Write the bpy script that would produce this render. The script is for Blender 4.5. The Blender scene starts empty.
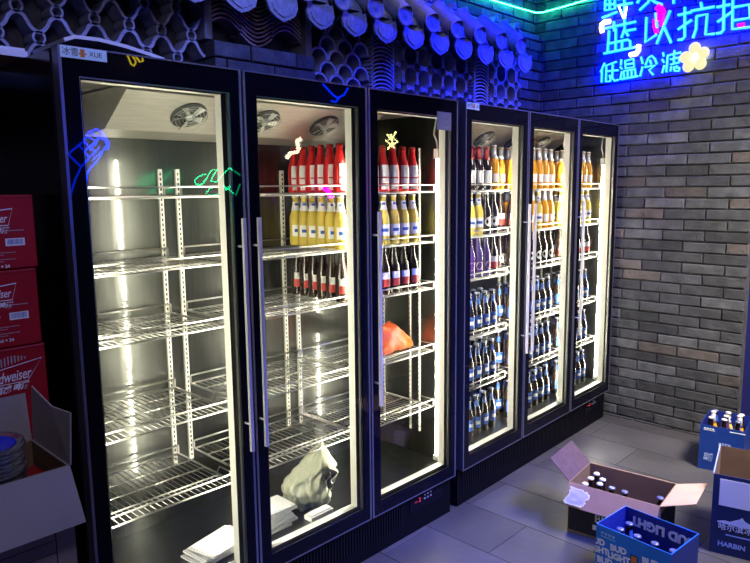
import bpy, bmesh, math, random
from mathutils import Vector, Matrix
random.seed(7)
PI = math.pi
S = bpy.context.scene
COL = S.collection

# ------------------------------------------------------------------ camera
CP = Vector((-0.736, -1.891, 1.613)); YAW, PIT, ROL = 0.76995, -0.14094, -0.010457
fw = Vector((math.cos(PIT)*math.cos(YAW), math.cos(PIT)*math.sin(YAW), math.sin(PIT)))
r0 = Vector((math.sin(YAW), -math.cos(YAW), 0)); u0 = r0.cross(fw)
rt = math.cos(ROL)*r0 + math.sin(ROL)*u0; up = -math.sin(ROL)*r0 + math.cos(ROL)*u0
cd = bpy.data.cameras.new('camera'); cd.sensor_width = 36; cd.lens = 36*665.7/750
cd.clip_start = 0.02; cd.clip_end = 60
cam = bpy.data.objects.new('camera', cd); COL.objects.link(cam)
M4 = Matrix((rt, up, -fw)).transposed().to_4x4(); M4.translation = CP
cam.matrix_world = M4
S.camera = cam

# ------------------------------------------------------------------ world, lights, exposure
S.view_settings.view_transform = 'Standard'; S.view_settings.look = 'None'
S.view_settings.gamma = 1.0; S.view_settings.exposure = 0.0; S.view_settings.use_curve_mapping = False
S.cycles.use_denoising = True
S.cycles.max_bounces = 10; S.cycles.transparent_max_bounces = 24; S.cycles.sample_clamp_indirect = 6.0
S.cycles.caustics_reflective = False; S.cycles.caustics_refractive = False
W = bpy.data.worlds.new('World'); S.world = W; W.use_nodes = True
W.node_tree.nodes['Background'].inputs[0].default_value = (0.03, 0.04, 0.12, 1)
W.node_tree.nodes['Background'].inputs[1].default_value = 0.35

def area(name, loc, target, size, energy, color, size_y=None, spread=None):
    l = bpy.data.lights.new(name, 'AREA'); l.energy = energy; l.color = color
    l.size = size
    if size_y: l.shape = 'RECTANGLE'; l.size_y = size_y
    if spread: l.spread = spread
    o = bpy.data.objects.new(name, l); COL.objects.link(o); o.location = loc
    d = Vector(target)-Vector(loc); o.rotation_euler = d.to_track_quat('-Z', 'Y').to_euler()
    return o
# ceiling lamp of the room, blue wash on the tile eave, violet wash from the left
area('room_ceiling_lamp', (2.5, -2.0, 2.95), (3.25, -0.6, 0.0), 0.8, 84, (1.0, 0.93, 0.93), spread=1.75)
area('blue_eave_wash', (2.40, -0.35, 2.95), (2.6, 0.7, 2.35), 0.4, 46, (0.004, 0.012, 1.0), spread=2.3)
area('blue_tile_wash', (0.8, -0.5, 2.98), (0.75, 0.7, 2.35), 0.4, 17, (0.16, 0.22, 1.0), spread=2.2)
area('left_room_wash', (-0.5, -1.7, 2.98), (-0.1, 0.3, 1.5), 0.6, 9, (0.62, 0.62, 1.0), spread=2.2)
area('blue_floor_wash', (1.5, -2.4, 2.9), (1.55, -0.1, 0.0), 0.5, 30, (0.06, 0.10, 1.0), spread=0.85)
area('warm_eave_lamp', (1.9, 0.25, 3.02), (1.9, 0.50, 2.5), 0.25, 1.3, (1.0, 0.80, 0.35), size_y=0.1)

# ------------------------------------------------------------------ materials
MAT = {}
def mat(name, color, rough=0.5, metal=0.0, emit=None, estr=0.0, noise=0.0, nscale=20.0, bump=0.0, bscale=60.0,
        trans=0.0, ior=1.45, coat=0.0, attr=None, spec=None, stretch=None, subs=0.0):
    if name in MAT: return MAT[name]
    m = bpy.data.materials.new(name); m.use_nodes = True; nt = m.node_tree
    b = nt.nodes['Principled BSDF']
    b.inputs['Base Color'].default_value = (*color, 1); b.inputs['Roughness'].default_value = rough
    b.inputs['Metallic'].default_value = metal; b.inputs['IOR'].default_value = ior
    b.inputs['Transmission Weight'].default_value = trans; b.inputs['Coat Weight'].default_value = coat
    if spec is not None: b.inputs['Specular IOR Level'].default_value = spec
    if subs: b.inputs['Subsurface Weight'].default_value = subs; b.inputs['Subsurface Radius'].default_value = (.05, .05, .03)
    if emit: b.inputs['Emission Color'].default_value = (*emit, 1); b.inputs['Emission Strength'].default_value = estr
    tc = nt.nodes.new('ShaderNodeTexCoord'); mp = nt.nodes.new('ShaderNodeMapping')
    nt.links.new(tc.outputs['Object'], mp.inputs[0])
    if stretch: mp.inputs['Scale'].default_value = stretch
    colout = None
    if attr:
        a = nt.nodes.new('ShaderNodeAttribute'); a.attribute_name = attr
        colout = a.outputs['Color']
    if noise:
        n = nt.nodes.new('ShaderNodeTexNoise'); n.inputs['Scale'].default_value = nscale; n.inputs['Detail'].default_value = 6
        nt.links.new(mp.outputs[0], n.inputs['Vector'])
        mr = nt.nodes.new('ShaderNodeMapRange'); mr.inputs[1].default_value = 0.3; mr.inputs[2].default_value = 0.7
        mr.inputs[3].default_value = 1-noise; mr.inputs[4].default_value = 1+noise
        nt.links.new(n.outputs['Fac'], mr.inputs[0])
        mx = nt.nodes.new('ShaderNodeVectorMath'); mx.operation = 'SCALE'
        if colout: nt.links.new(colout, mx.inputs[0])
        else: mx.inputs[0].default_value = color
        nt.links.new(mr.outputs[0], mx.inputs['Scale']); colout = mx.outputs[0]
    if colout: nt.links.new(colout, b.inputs['Base Color'])
    if bump:
        n2 = nt.nodes.new('ShaderNodeTexNoise'); n2.inputs['Scale'].default_value = bscale; n2.inputs['Detail'].default_value = 5
        nt.links.new(mp.outputs[0], n2.inputs['Vector'])
        bp = nt.nodes.new('ShaderNodeBump'); bp.inputs['Strength'].default_value = bump; bp.inputs['Distance'].default_value = 0.01
        nt.links.new(n2.outputs['Fac'], bp.inputs['Height']); nt.links.new(bp.outputs[0], b.inputs['Normal'])
    MAT[name] = m; return m

def pane_mat(name, tint=(1, 1, 1), refl=1.0, rough=0.0):
    m = bpy.data.materials.new(name); m.use_nodes = True; nt = m.node_tree; nt.nodes.clear()
    out = nt.nodes.new('ShaderNodeOutputMaterial'); mx = nt.nodes.new('ShaderNodeMixShader')
    t = nt.nodes.new('ShaderNodeBsdfTransparent'); t.inputs[0].default_value = (*tint, 1)
    g = nt.nodes.new('ShaderNodeBsdfGlossy'); g.inputs['Roughness'].default_value = rough
    f = nt.nodes.new('ShaderNodeFresnel'); f.inputs[0].default_value = 1.6
    ml = nt.nodes.new('ShaderNodeMath'); ml.operation = 'MULTIPLY'; ml.inputs[1].default_value = refl
    nt.links.new(f.outputs[0], ml.inputs[0]); nt.links.new(ml.outputs[0], mx.inputs[0])
    nt.links.new(t.outputs[0], mx.inputs[1]); nt.links.new(g.outputs[0], mx.inputs[2]); nt.links.new(mx.outputs[0], out.inputs[0])
    MAT[name] = m; return m

mBlack = mat('black gloss glass border', (0.004, 0.004, 0.008), 0.012, spec=0.12)
mBody = mat('black coated steel', (0.006, 0.006, 0.010), 0.14, spec=0.45)
mKick = mat('black painted kick plate', (0.002, 0.002, 0.004), 0.5, spec=0.12)
mAlu = mat('anodised aluminium trim', (0.26, 0.26, 0.33), 0.35, 0.8)
mSteelH = mat('brushed steel handle', (0.72, 0.70, 0.70), 0.4, 0.5)
mPVC = mat('white pvc door liner', (0.86, 0.85, 0.78), 0.5)
mBack = mat('dark brushed liner steel', (0.060, 0.062, 0.057), 0.33, 1.0, noise=0.12, nscale=6, stretch=(14, 14, 0.3), coat=0.9)
MAT['dark brushed liner steel'].node_tree.nodes['Principled BSDF'].inputs['Coat Roughness'].default_value = 0.05
mCeilIn = mat('liner ceiling steel', (0.42, 0.42, 0.39), 0.35, 1.0)
mWire = mat('chromed shelf wire', (0.44, 0.43, 0.40), 0.3, 1.0)
mPost = mat('white enamelled shelf post', (0.80, 0.78, 0.68), 0.4)
mSlot = mat('dark slot', (0.02, 0.02, 0.02), 0.7)
mFan = mat('brushed evaporator cover', (0.62, 0.60, 0.52), 0.35, 0.7, noise=0.1, nscale=10, stretch=(1, 12, 12))
mFanDark = mat('dark fan housing', (0.03, 0.035, 0.035), 0.5)
mFanBlade = mat('pale fan blade', (0.5, 0.52, 0.48), 0.35, 0.6)
mLED = mat('white led tube', (1, 1, 1), 0.4, emit=(1.0, 0.95, 0.76), estr=125)
mWhitePl = mat('white plastic', (0.8, 0.8, 0.78), 0.4)
mGlass = pane_mat('door glass', (0.96, 0.975, 0.97), 1.0)
mMortar = mat('dark recessed mortar', (0.07, 0.066, 0.07), 0.9, noise=0.3, nscale=30)
mBrick = mat('grey clay brick', (0.3, 0.29, 0.28), 0.82, attr='tone', noise=0.38, nscale=14, bump=0.6, bscale=60)
mTile = mat('grey roof tile clay', (0.26, 0.25, 0.28), 0.7, noise=0.25, nscale=25, bump=0.3, bscale=80)
mTilePurple = mat('reddish roof tile clay', (0.33, 0.24, 0.26), 0.7, noise=0.25, nscale=25, bump=0.3, bscale=80)
mEave = mat('dark eave tile clay', (0.20, 0.20, 0.19), 0.7, noise=0.25, nscale=18, bump=0.4, bscale=60)
mCapEnd = mat('cap tile end clay', (0.20, 0.20, 0.24), 0.7, noise=0.2, nscale=40, bump=0.5, bscale=90)
mPlaster = mat('grey wall plaster', (0.22, 0.22, 0.24), 0.85, noise=0.2, nscale=6)
mDarkWall = mat('dark plaster', (0.035, 0.035, 0.04), 0.85, noise=0.2, nscale=6)
mNavy = mat('dark navy panel', (0.012, 0.014, 0.11), 0.6, noise=0.1, nscale=3)  # dark navy base colour with faint noise
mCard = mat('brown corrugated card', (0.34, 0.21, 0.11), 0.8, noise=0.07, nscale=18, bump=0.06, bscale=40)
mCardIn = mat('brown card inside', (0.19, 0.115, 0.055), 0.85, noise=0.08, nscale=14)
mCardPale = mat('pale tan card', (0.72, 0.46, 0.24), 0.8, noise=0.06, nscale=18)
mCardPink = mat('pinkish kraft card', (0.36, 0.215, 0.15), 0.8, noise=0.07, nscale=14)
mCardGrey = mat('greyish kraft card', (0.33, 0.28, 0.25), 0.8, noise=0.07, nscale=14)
mRed = mat('red printed carton', (0.36, 0.006, 0.012), 0.45, noise=0.08, nscale=9)
mWhiteInk = mat('white ink', (0.85, 0.85, 0.87), 0.6)
mGreyInk = mat('faded white ink', (0.42, 0.36, 0.38), 0.6)
mBlueInk = mat('blue ink', (0.02, 0.07, 0.4), 0.6)
mBlackInk = mat('black ink', (0.012, 0.011, 0.013), 0.6)
mPaper = mat('white paper', (0.78, 0.78, 0.80), 0.7, bump=0.1, bscale=30)
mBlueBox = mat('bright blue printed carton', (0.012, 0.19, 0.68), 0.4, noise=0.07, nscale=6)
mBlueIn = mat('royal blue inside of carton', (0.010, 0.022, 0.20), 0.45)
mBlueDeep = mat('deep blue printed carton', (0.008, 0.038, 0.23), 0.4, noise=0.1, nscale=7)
mNavyBox = mat('navy printed carton', (0.009, 0.022, 0.085), 0.45)
mOrangeInk = mat('amber ink', (0.65, 0.20, 0.03), 0.6)

# ------------------------------------------------------------------ mesh helpers
class MB:
    def __init__(s): s.bm = bmesh.new(); s.mi = 0; s.tl = None; s.tone = None
    def m(s, i): s.mi = i; return s
    def settone(s, c):
        if s.tl is None: s.tl = s.bm.loops.layers.color.new('tone')
        s.tone = c
    def face(s, pts):
        vs = [s.bm.verts.new(p) for p in pts]
        return s.fv(vs)
    def fv(s, vs):
        try: f = s.bm.faces.new(vs)
        except ValueError: return None
        f.material_index = s.mi
        if s.tl is not None and s.tone is not None:
            for l in f.loops: l[s.tl] = (*s.tone, 1)
        return f
    def box(s, x0, x1, y0, y1, z0, z1, M=None):
        P = [Vector((x, y, z)) for z in (z0, z1) for y in (y0, y1) for x in (x0, x1)]
        if M: P = [M @ p for p in P]
        v = [s.bm.verts.new(p) for p in P]
        for q in ((0, 2, 3, 1), (4, 5, 7, 6), (0, 1, 5, 4), (2, 6, 7, 3), (0, 4, 6, 2), (1, 3, 7, 5)):
            s.fv([v[i] for i in q])
        return s
    def cham(s, x0, x1, y0, y1, z0, z1, c, axis='y-', M=None):
        # a box whose front (-X or -Y side) edges are chamfered
        if axis == 'x-':
            f = [(x0, y0+c, z0+c), (x0, y1-c, z0+c), (x0, y1-c, z1-c), (x0, y0+c, z1-c)]
            b = [(x0+c, y0, z0), (x0+c, y1, z0), (x0+c, y1, z1), (x0+c, y0, z1)]
            e = [(x1, y0, z0), (x1, y1, z0), (x1, y1, z1), (x1, y0, z1)]
        else:
            f = [(x0+c, y0, z0+c), (x1-c, y0, z0+c), (x1-c, y0, z1-c), (x0+c, y0, z1-c)]
            b = [(x0, y0+c, z0), (x1, y0+c, z0), (x1, y0+c, z1), (x0, y0+c, z1)]
            e = [(x0, y1, z0), (x1, y1, z0), (x1, y1, z1), (x0, y1, z1)]
        F, B, E_ = [[s.bm.verts.new(M @ Vector(p) if M else p) for p in L] for L in (f, b, e)]
        s.fv(F)
        for i in range(4):
            j = (i+1) % 4
            s.fv([F[i], B[i], B[j], F[j]]); s.fv([B[i], E_[i], E_[j], B[j]])
        s.fv(E_[::-1])
        return s
    def tube(s, pts, r, n=6, closed=False, caps=True, M=None):
        pts = [Vector(p) for p in pts]
        if M: pts = [M @ p for p in pts]
        k = len(pts); rings = []; prev = None
        for i, p in enumerate(pts):
            if closed: t = (pts[(i+1) % k]-pts[i-1])
            else: t = pts[min(i+1, k-1)]-pts[max(i-1, 0)]
            if t.length < 1e-9: t = Vector((0, 0, 1))
            t.normalize()
            if prev is None:
                a = Vector((0, 0, 1)) if abs(t.z) < 0.9 else Vector((0, 1, 0))
                u = t.cross(a).normalized()
            else:
                u = prev - t*prev.dot(t)
                u = u.normalized() if u.length > 1e-6 else t.orthogonal().normalized()
            prev = u; w = t.cross(u)
            rr = r[i] if isinstance(r, (list, tuple)) else r
            rings.append([s.bm.verts.new(p + rr*(math.cos(2*PI*j/n)*u + math.sin(2*PI*j/n)*w)) for j in range(n)])
        for i in range(k if closed else k-1):
            A, B = rings[i], rings[(i+1) % k]
            for j in range(n): 
                f = s.fv([A[j], A[(j+1) % n], B[(j+1) % n], B[j]])
                if f: f.smooth = True
        if caps and not closed: s.fv(rings[0][::-1]); s.fv(rings[-1])
        return s
    def lathe(s, prof, n=16, c=(0, 0, 0), M=None, capb=True, capt=True):
        rings = []
        for r, z in prof:
            ps = [Vector((c[0]+r*math.cos(2*PI*j/n), c[1]+r*math.sin(2*PI*j/n), c[2]+z)) for j in range(n)]
            if M: ps = [M @ p for p in ps]
            rings.append([s.bm.verts.new(p) for p in ps])
        for A, B in zip(rings, rings[1:]):
            for j in range(n):
                f = s.fv([A[j], A[(j+1) % n], B[(j+1) % n], B[j]])
                if f: f.smooth = True
        if capb: s.fv(rings[0][::-1])
        if capt: s.fv(rings[-1])
        return s
    def strip(s, pts, thick, d, M=None, n=None):
        # polyline in the XZ plane given a thickness and extruded by d along +Y
        P = [Vector((p[0], 0, p[1])) for p in pts]; L = []; R_ = []
        for i, p in enumerate(P):
            t = P[min(i+1, len(P)-1)]-P[max(i-1, 0)]; t.normalize(); nn = Vector((-t.z, 0, t.x))*thick/2
            L.append(p+nn); R_.append(p-nn)
        def tr(p, y):
            q = Vector((p.x, y, p.z)); return M @ q if M else q
        Lf = [s.bm.verts.new(tr(p, 0)) for p in L]; Rf = [s.bm.verts.new(tr(p, 0)) for p in R_]
        Lb = [s.bm.verts.new(tr(p, d)) for p in L]; Rb = [s.bm.verts.new(tr(p, d)) for p in R_]
        for i in range(len(P)-1):
            s.fv([Lf[i], Lf[i+1], Rf[i+1], Rf[i]]); s.fv([Lb[i], Rb[i], Rb[i+1], Lb[i+1]])
            s.fv([Lf[i], Lb[i], Lb[i+1], Lf[i+1]]); s.fv([Rf[i], Rf[i+1], Rb[i+1], Rb[i]])
        s.fv([Lf[0], Rf[0], Rb[0], Lb[0]]); s.fv([Lf[-1], Lb[-1], Rb[-1], Rf[-1]])
        return s
    def prism(s, poly, vec, M=None):
        A = [Vector(p) for p in poly]; B = [p+Vector(vec) for p in A]
        if M: A = [M @ p for p in A]; B = [M @ p for p in B]
        a = [s.bm.verts.new(p) for p in A]; b = [s.bm.verts.new(p) for p in B]
        s.fv(a[::-1]); s.fv(b)
        for i in range(len(a)):
            j = (i+1) % len(a); s.fv([a[i], a[j], b[j], b[i]])
        return s
    def addmesh(s, me, M=None):
        n0 = len(s.bm.verts); f0 = len(s.bm.faces)
        s.bm.from_mesh(me); s.bm.verts.ensure_lookup_table(); s.bm.faces.ensure_lookup_table()
        if M:
            for v in s.bm.verts[n0:]: v.co = M @ v.co
        for f in s.bm.faces[f0:]: f.material_index = s.mi
        return s
    def build(s, name, mats, parent=None, loc=None, norm=True):
        if norm and s.tl is None: bmesh.ops.recalc_face_normals(s.bm, faces=s.bm.faces)
        me = bpy.data.meshes.new(name); s.bm.to_mesh(me); s.bm.free()
        for m_ in (mats if isinstance(mats, (list, tuple)) else [mats]): me.materials.append(m_)
        o = bpy.data.objects.new(name, me); COL.objects.link(o)
        if parent is not None: o.parent = parent
        if loc is not None: o.location = loc
        return o

def tag(o, label=None, cat=None, group=None, kind=None):
    if label: o['label'] = label
    if cat: o['category'] = cat
    if group: o['group'] = group
    if kind: o['kind'] = kind
    return o
def empty(name, loc=(0, 0, 0), rz=0.0):
    o = bpy.data.objects.new(name, None); COL.objects.link(o); o.location = loc; o.rotation_euler = (0, 0, rz)
    o.empty_display_size = 0.1; return o
def copy_tree(o, parent=None):
    c = o.copy(); COL.objects.link(c); c.parent = parent
    for ch in list(o.children): copy_tree(ch, c)
    return c
def text_mesh(txt, size, depth=0.0, shear=0.0, bold=0.0, align='CENTER', sx=1.0):
    cu = bpy.data.curves.new('t', 'FONT'); cu.body = txt; cu.size = size; cu.align_x = align; cu.align_y = 'CENTER'
    cu.extrude = depth; cu.shear = shear; cu.offset = bold; cu.resolution_u = 3
    ob = bpy.data.objects.new('t', cu); COL.objects.link(ob)
    bpy.context.view_layer.update()
    me = bpy.data.meshes.new_from_object(ob.evaluated_get(bpy.context.evaluated_depsgraph_get()))
    bpy.data.objects.remove(ob); bpy.data.curves.remove(cu)
    if sx != 1.0:
        for v in me.vertices: v.co.x *= sx
    return me
def textM(origin, right, upv):
    r = Vector(right).normalized(); u = Vector(upv).normalized(); n = r.cross(u)
    m = Matrix((r, u, n)).transposed().to_4x4(); m.translation = Vector(origin); return m
def arc(cx, cz, r, a0, a1, n=10, rz=None):
    rz = rz or r
    return [(cx+r*math.cos(a0+(a1-a0)*i/n), cz+rz*math.sin(a0+(a1-a0)*i/n)) for i in range(n+1)]

# ------------------------------------------------------------------ room
def struct(o): o['kind'] = 'structure'; return o
# floor of long grey stone tiles, each with its own tone
f = MB(); f.settone((0.1, 0.1, 0.1)); f.m(1).box(-1.6, 5.5, -3.4, 0.76, -0.06, -0.004)
f.m(0); px, py = 0.3225, 0.66
for i in range(-6, 17):
    xa = 1.905 + px*(i-5); 
    for j in range(-7, 4):
        ya = -0.325 + py*j + (0.33 if i % 2 else 0)
        x0, x1, y0, y1 = max(xa, -1.6), min(xa+px, 5.5), max(ya, -3.4), min(ya+py, 0.76)
        if x1-x0 < 0.02 or y1-y0 < 0.02: continue
        t = random.uniform(0.88, 1.1)*0.30
        f.settone((t, t*0.97, t*0.94)); f.box(x0+0.002, x1-0.002, y0+0.002, y1-0.002, -0.05, 0)
mFloor = mat('grey stone floor tile', (0.2, 0.2, 0.2), 0.36, attr='tone', noise=0.22, nscale=3.5, bump=0.12, bscale=25)
mJoint = mat('dark floor joint', (0.05, 0.048, 0.05), 0.9)
struct(f.build('floor', [mFloor, mJoint]))

def brick_tone():
    g = random.choice([0.17, 0.20, 0.23, 0.26, 0.29, 0.32])*random.uniform(0.9, 1.1)*0.82+0.075
    if random.random() < 0.12: return (g*1.06, g*0.98, g*0.92)
    return (g*0.98, g*0.99, g*1.0)
def brick_run(b, a0, a1, z0, z1, plane, L=0.255, H=0.0685, zb=0.018, ab=-0.101, axis='x-', j=0.009, jag=None, depth=0.03):
    k0 = int(math.floor((z0-zb)/H)); k1 = int(math.ceil((z1-zb)/H))
    for k in range(k0, k1):
        za, zc = max(z0, zb+k*H+j*0.5), min(z1, zb+(k+1)*H-j*0.5)
        if zc-za < 0.012: continue
        off = ab + (0 if (k % 2 == 0) else L/2)
        n0 = int(math.floor((a0-off)/L))-1; n1 = int(math.ceil((a1-off)/L))+1
        lo = a0 + (jag(k) if jag else 0)
        for n in range(n0, n1):
            p, q = max(lo, off+n*L+j*0.5), min(a1, off+(n+1)*L-j*0.5)
            if q-p < 0.02: continue
            b.settone(brick_tone()); r = random.uniform(-0.0025, 0.0025)
            dz = random.uniform(-0.0012, 0.0012)
            if axis == 'x-': b.cham(plane+r, plane+depth, p, q, za+dz, zc+dz, 0.0035, 'x-')
            elif axis == 'x+': b.box(plane-depth, plane+r, p, q, za, zc)
            else: b.cham(p, q, plane+r, plane+depth, za+dz, zc+dz, 0.0035, 'y-')
# right brick wall (even course with its joint at y=-0.101 starts at z=0.018+21*H)
b = MB(); b.settone((0.1, 0.1, 0.1)); b.m(1).box(3.673, 3.80, -0.72, 0.80, 0, 3.1); b.m(0)
brick_run(b, -0.742, 0.76, 0.0, 3.1, 3.66, jag=lambda k: random.uniform(0, 0.006) + (0.0 if k % 2 else 0.008), ab=-0.101+0.1275)
struct(b.build('wall_right', [mBrick, mMortar]))
b = MB(); b.box(3.80, 3.84, -1.7, -0.70, 0, 3.1); struct(b.build('wall_right', mNavy))
b = MB(); b.box(3.84, 5.5, -0.86, -0.80, 0, 3.1); struct(b.build('wall_side', mDarkWall))
b = MB(); b.box(5.5, 5.6, -3.5, -0.80, 0, 3.1); struct(b.build('wall_right', mDarkWall))
# back wall: dark core, brick pier at the right, brick band over the tiles
b = MB(); b.box(-1.6, 3.672, 0.76, 0.86, 0, 3.1); struct(b.build('wall_back', mMortar))
for nm, a in (('trim_1', (-1.6, 3.655, 2.66, 3.1, 0.735)), ('trim_2', (3.36, 3.655, 0.0, 2.66, 0.68)), ('trim_3', (-1.6, 0.875, 1.95, 2.015, 0.63))):
    b = MB(); brick_run(b, a[0], a[1], a[2], a[3], a[4], axis='y-', ab=0.05, depth=0.755-a[4], zb=0.018 if nm != 'trim_3' else 1.95-0.0685*10); struct(b.build(nm, mBrick))
b = MB(); b.settone((0.1, 0.1, 0.1)); b.m(1).box(-1.70, -1.612, -3.4, 0.86, 0, 3.1); b.m(0)
brick_run(b, -3.4, 0.76, 0.0, 3.1, -1.6, axis='x+')
struct(b.build('wall_left', [mBrick, mMortar], norm=False))
b = MB(); b.box(-1.7, 5.5, -3.5, -3.4, 0, 3.1); struct(b.build('wall_front', mDarkWall))
b = MB(); b.box(-1.7, 5.5, -3.5, 0.86, 3.1, 3.2); struct(b.build('ceiling', mDarkWall))

# ------------------------------------------------------------------ decorative roof tile panels
D = 0.09
def panel(fn, name, label, m, x0, x1, z0=2.0, z1=2.62):
    p = MB(); fn(p, x0, x1, z0, z1)
    o = p.build(name, m, loc=((x0+x1)/2, 0.655, z0))
    tag(o, label, 'wall tilework'); return o
def shifted(p, x0, x1, z0): return Matrix.Translation((-(x0+x1)/2, 0, -z0))
def wave_lattice(p, x0, x1, z0, z1):
    P, H, A, T = 0.135, 0.098, 0.030, 0.011; M = shifted(p, x0, x1, z0)
    k = 0; z = z0
    while z < z1:
        pts = []; x = x0
        n = int((x1-x0)/0.0125)
        for i in range(n+1):
            x = x0+(x1-x0)*i/n
            s_ = math.cos(2*PI*x/P + (PI if k % 2 else 0))
            s_ = math.copysign(abs(s_)**0.7, s_)
            pts.append((x, z+A*s_))
        p.strip(pts, T*random.uniform(0.85, 1.2), D, M)
        z += H; k += 1
    # little round tiles in the gaps
    kk = 0; z = z0+H/2
    while z < z1:
        j = 0
        while True:
            cx = math.ceil(x0/P)*P + P*j + (P/2 if kk % 2 else 0); j += 1
            if cx > x1-0.03: break
            p.strip(arc(cx, z, 0.020, 0, 2*PI, 14), 0.008, D*0.9, M)
        z += H; kk += 1
def wave_stack(p, x0, x1, z0, z1):
    M = shifted(p, x0, x1, z0); z = z0+0.10; k = 0
    while z < z1:
        for i in range(3):
            xa = x0+(x1-x0)*i/3; w = (x1-x0)/3; sg = 1 if i % 2 == 0 else -1
            pts = [(xa+w*t/8, z + sg*0.042*math.sin(PI*t/8) + (0.01 if sg > 0 else 0)) for t in range(9)]
            p.strip(pts, 0.0075, D*random.uniform(0.85, 1.05), M)
        z += 0.0185; k += 1
def fish_scales(p, x0, x1, z0, z1):
    M = shifted(p, x0, x1, z0); r = 0.058; z = z0; k = 0
    while z < z1:
        c = x0 + r + (r if k % 2 else 0)
        while c < x1-r*0.5:
            p.strip(arc(c, z, r-0.006, -0.15, PI+0.15, 12), 0.011, D*random.uniform(0.8, 1.1), M); c += 2*r
        z += 0.06; k += 1
def arch_stack(p, x0, x1, z0, z1):
    M = shifted(p, x0, x1, z0); z = z0-0.03; r = (x1-x0)/2-0.01
    while z < z1:
        p.strip(arc((x0+x1)/2, z, r, 0.15, PI-0.15, 12, r*0.55), 0.0075, D*random.uniform(0.85, 1.1), M); z += 0.021
def ring_lattice(p, x0, x1, z0, z1):
    M = shifted(p, x0, x1, z0); s_ = 0.118; nz = int((z1-z0)/s_)+1
    nx = max(2, round((x1-x0)/s_)); s2 = (x1-x0)/nx
    for i in range(nx):
        for k in range(nz):
            cx, cz = x0+s2*(i+.5), z0+s_*(k+.4)
            p.strip(arc(cx, cz, 0.030, 0, 2*PI, 12), 0.009, D*.9, M)
            for q in range(4):
                a = q*PI/2
                # arcs bulging towards the ring from the cell corners
                ccx, ccz = cx+s2/2*(1 if q in (0, 3) else -1), cz+s_/2*(1 if q < 2 else -1)
                st = PI + a
                p.strip(arc(ccx, ccz, 0.055, st, st+PI/2, 6), 0.009, D, M)
lat = panel(wave_lattice, 'tile_lattice', 'wavy openwork lattice of curved roof tiles above the leftmost cooler doors', mTile, -1.58, 0.87)
led = MB()
for (xa, za) in ((0, 0), (0.13, 0.0675)):
    pass
b = MB(); b.settone((.1, .1, .1)); brick_run(b, 0.885, 1.44, 2.02, 2.235, 0.60, axis='y-', ab=0.05, depth=0.14, zb=2.02-0.0715*2, H=0.0715)
o = b.build('brick_ledge', [mBrick]); tag(o, 'three courses of grey brick under the reddish stacked wave tiles', 'brickwork')
panel(wave_stack, 'tile_stack', 'reddish roof tiles stacked in three waves on the brick ledge', mTilePurple, 0.885, 1.40, 2.19, 2.50)
panel(fish_scales, 'tile_lattice', 'half-round grey roof tiles overlapping like fish scales above the second door', mTile, 1.455, 1.86)
panel(arch_stack, 'tile_stack', 'column of stacked arched tiles right above the seam of second and third door', mTile, 1.87, 2.07)
panel(ring_lattice, 'tile_lattice', 'ring-patterned openwork tile lattice above the third door', mTile, 2.08, 2.78)
panel(arch_stack, 'tile_stack', 'narrow column of stacked arched tiles above the fourth door', mTile, 2.79, 2.97)
panel(ring_lattice, 'tile_lattice', 'small deep-blue lit ring lattice beside the brick pier at the room corner', mTile, 2.98, 3.35)
# mortar piers between
for x in (0.8775, 1.43,):
    b = MB(); b.box(x-0.012, x+0.024, 0.64, 0.76, 2.24, 2.62); struct(b.build('trim_4', mPlaster))

# eave
ev = empty('tile_eave', (0, 0.58, 2.60)); tag(ev, 'row of grey clay eave tiles with round cap ends jutting from the back wall', 'roof eave')
dv = Vector((0, -0.145, -0.130)); un = dv.normalized()
first = None; firstd = None
cm = MB()
# half-cylinder cap tile along dv, round end disc
def capM():
    z = un; x = Vector((1, 0, 0)); y = z.cross(x); m = Matrix((x, y, z)).transposed().to_4x4(); return m
Mx = capM(); Lc = dv.length
rings = []
for t in (0, Lc):
    rings.append([cm.bm.verts.new(Mx @ Vector((0.05*math.cos(a), 0.05*math.sin(a), t))) for a in [PI*2*i/18 for i in range(18)]])
for i in range(18):
    fc = cm.fv([rings[0][i], rings[0][(i+1) % 18], rings[1][(i+1) % 18], rings[1][i]]); fc.smooth = True
cm.m(1)
# upright medallion at the end
cm.lathe([(0.056, 0), (0.056, 0.010), (0.046, 0.012), (0.046, 0.008), (0.014, 0.008), (0.012, 0.014)], 20, (0, 0, 0), M=Matrix.Translation(dv) @ Matrix.Rotation(PI/2, 4, 'X'))
cap0 = cm.build('cap_tile', [mEave, mCapEnd], ev)
dm = MB()
dd = Vector((0, -0.105, -0.11))
# concave channel
pr = [arc(0, 0, 0.085, PI+0.35, 2*PI-0.35, 8, 0.06)]
for th in (0, ):
    A = [dm.bm.verts.new((x, 0, z+0.02)) for x, z in pr[0]]; B = [dm.bm.verts.new((x, dd.y, z+0.02+dd.z)) for x, z in pr[0]]
    A2 = [dm.bm.verts.new((x, 0, z+0.008)) for x, z in pr[0]]; B2 = [dm.bm.verts.new((x, dd.y, z+0.008+dd.z)) for x, z in pr[0]]
    for i in range(8):
        dm.fv([A[i], A[i+1], B[i+1], B[i]]); dm.fv([A2[i], B2[i], B2[i+1], A2[i+1]]); dm.fv([B[i], B[i+1], B2[i+1], B2[i]])
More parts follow.
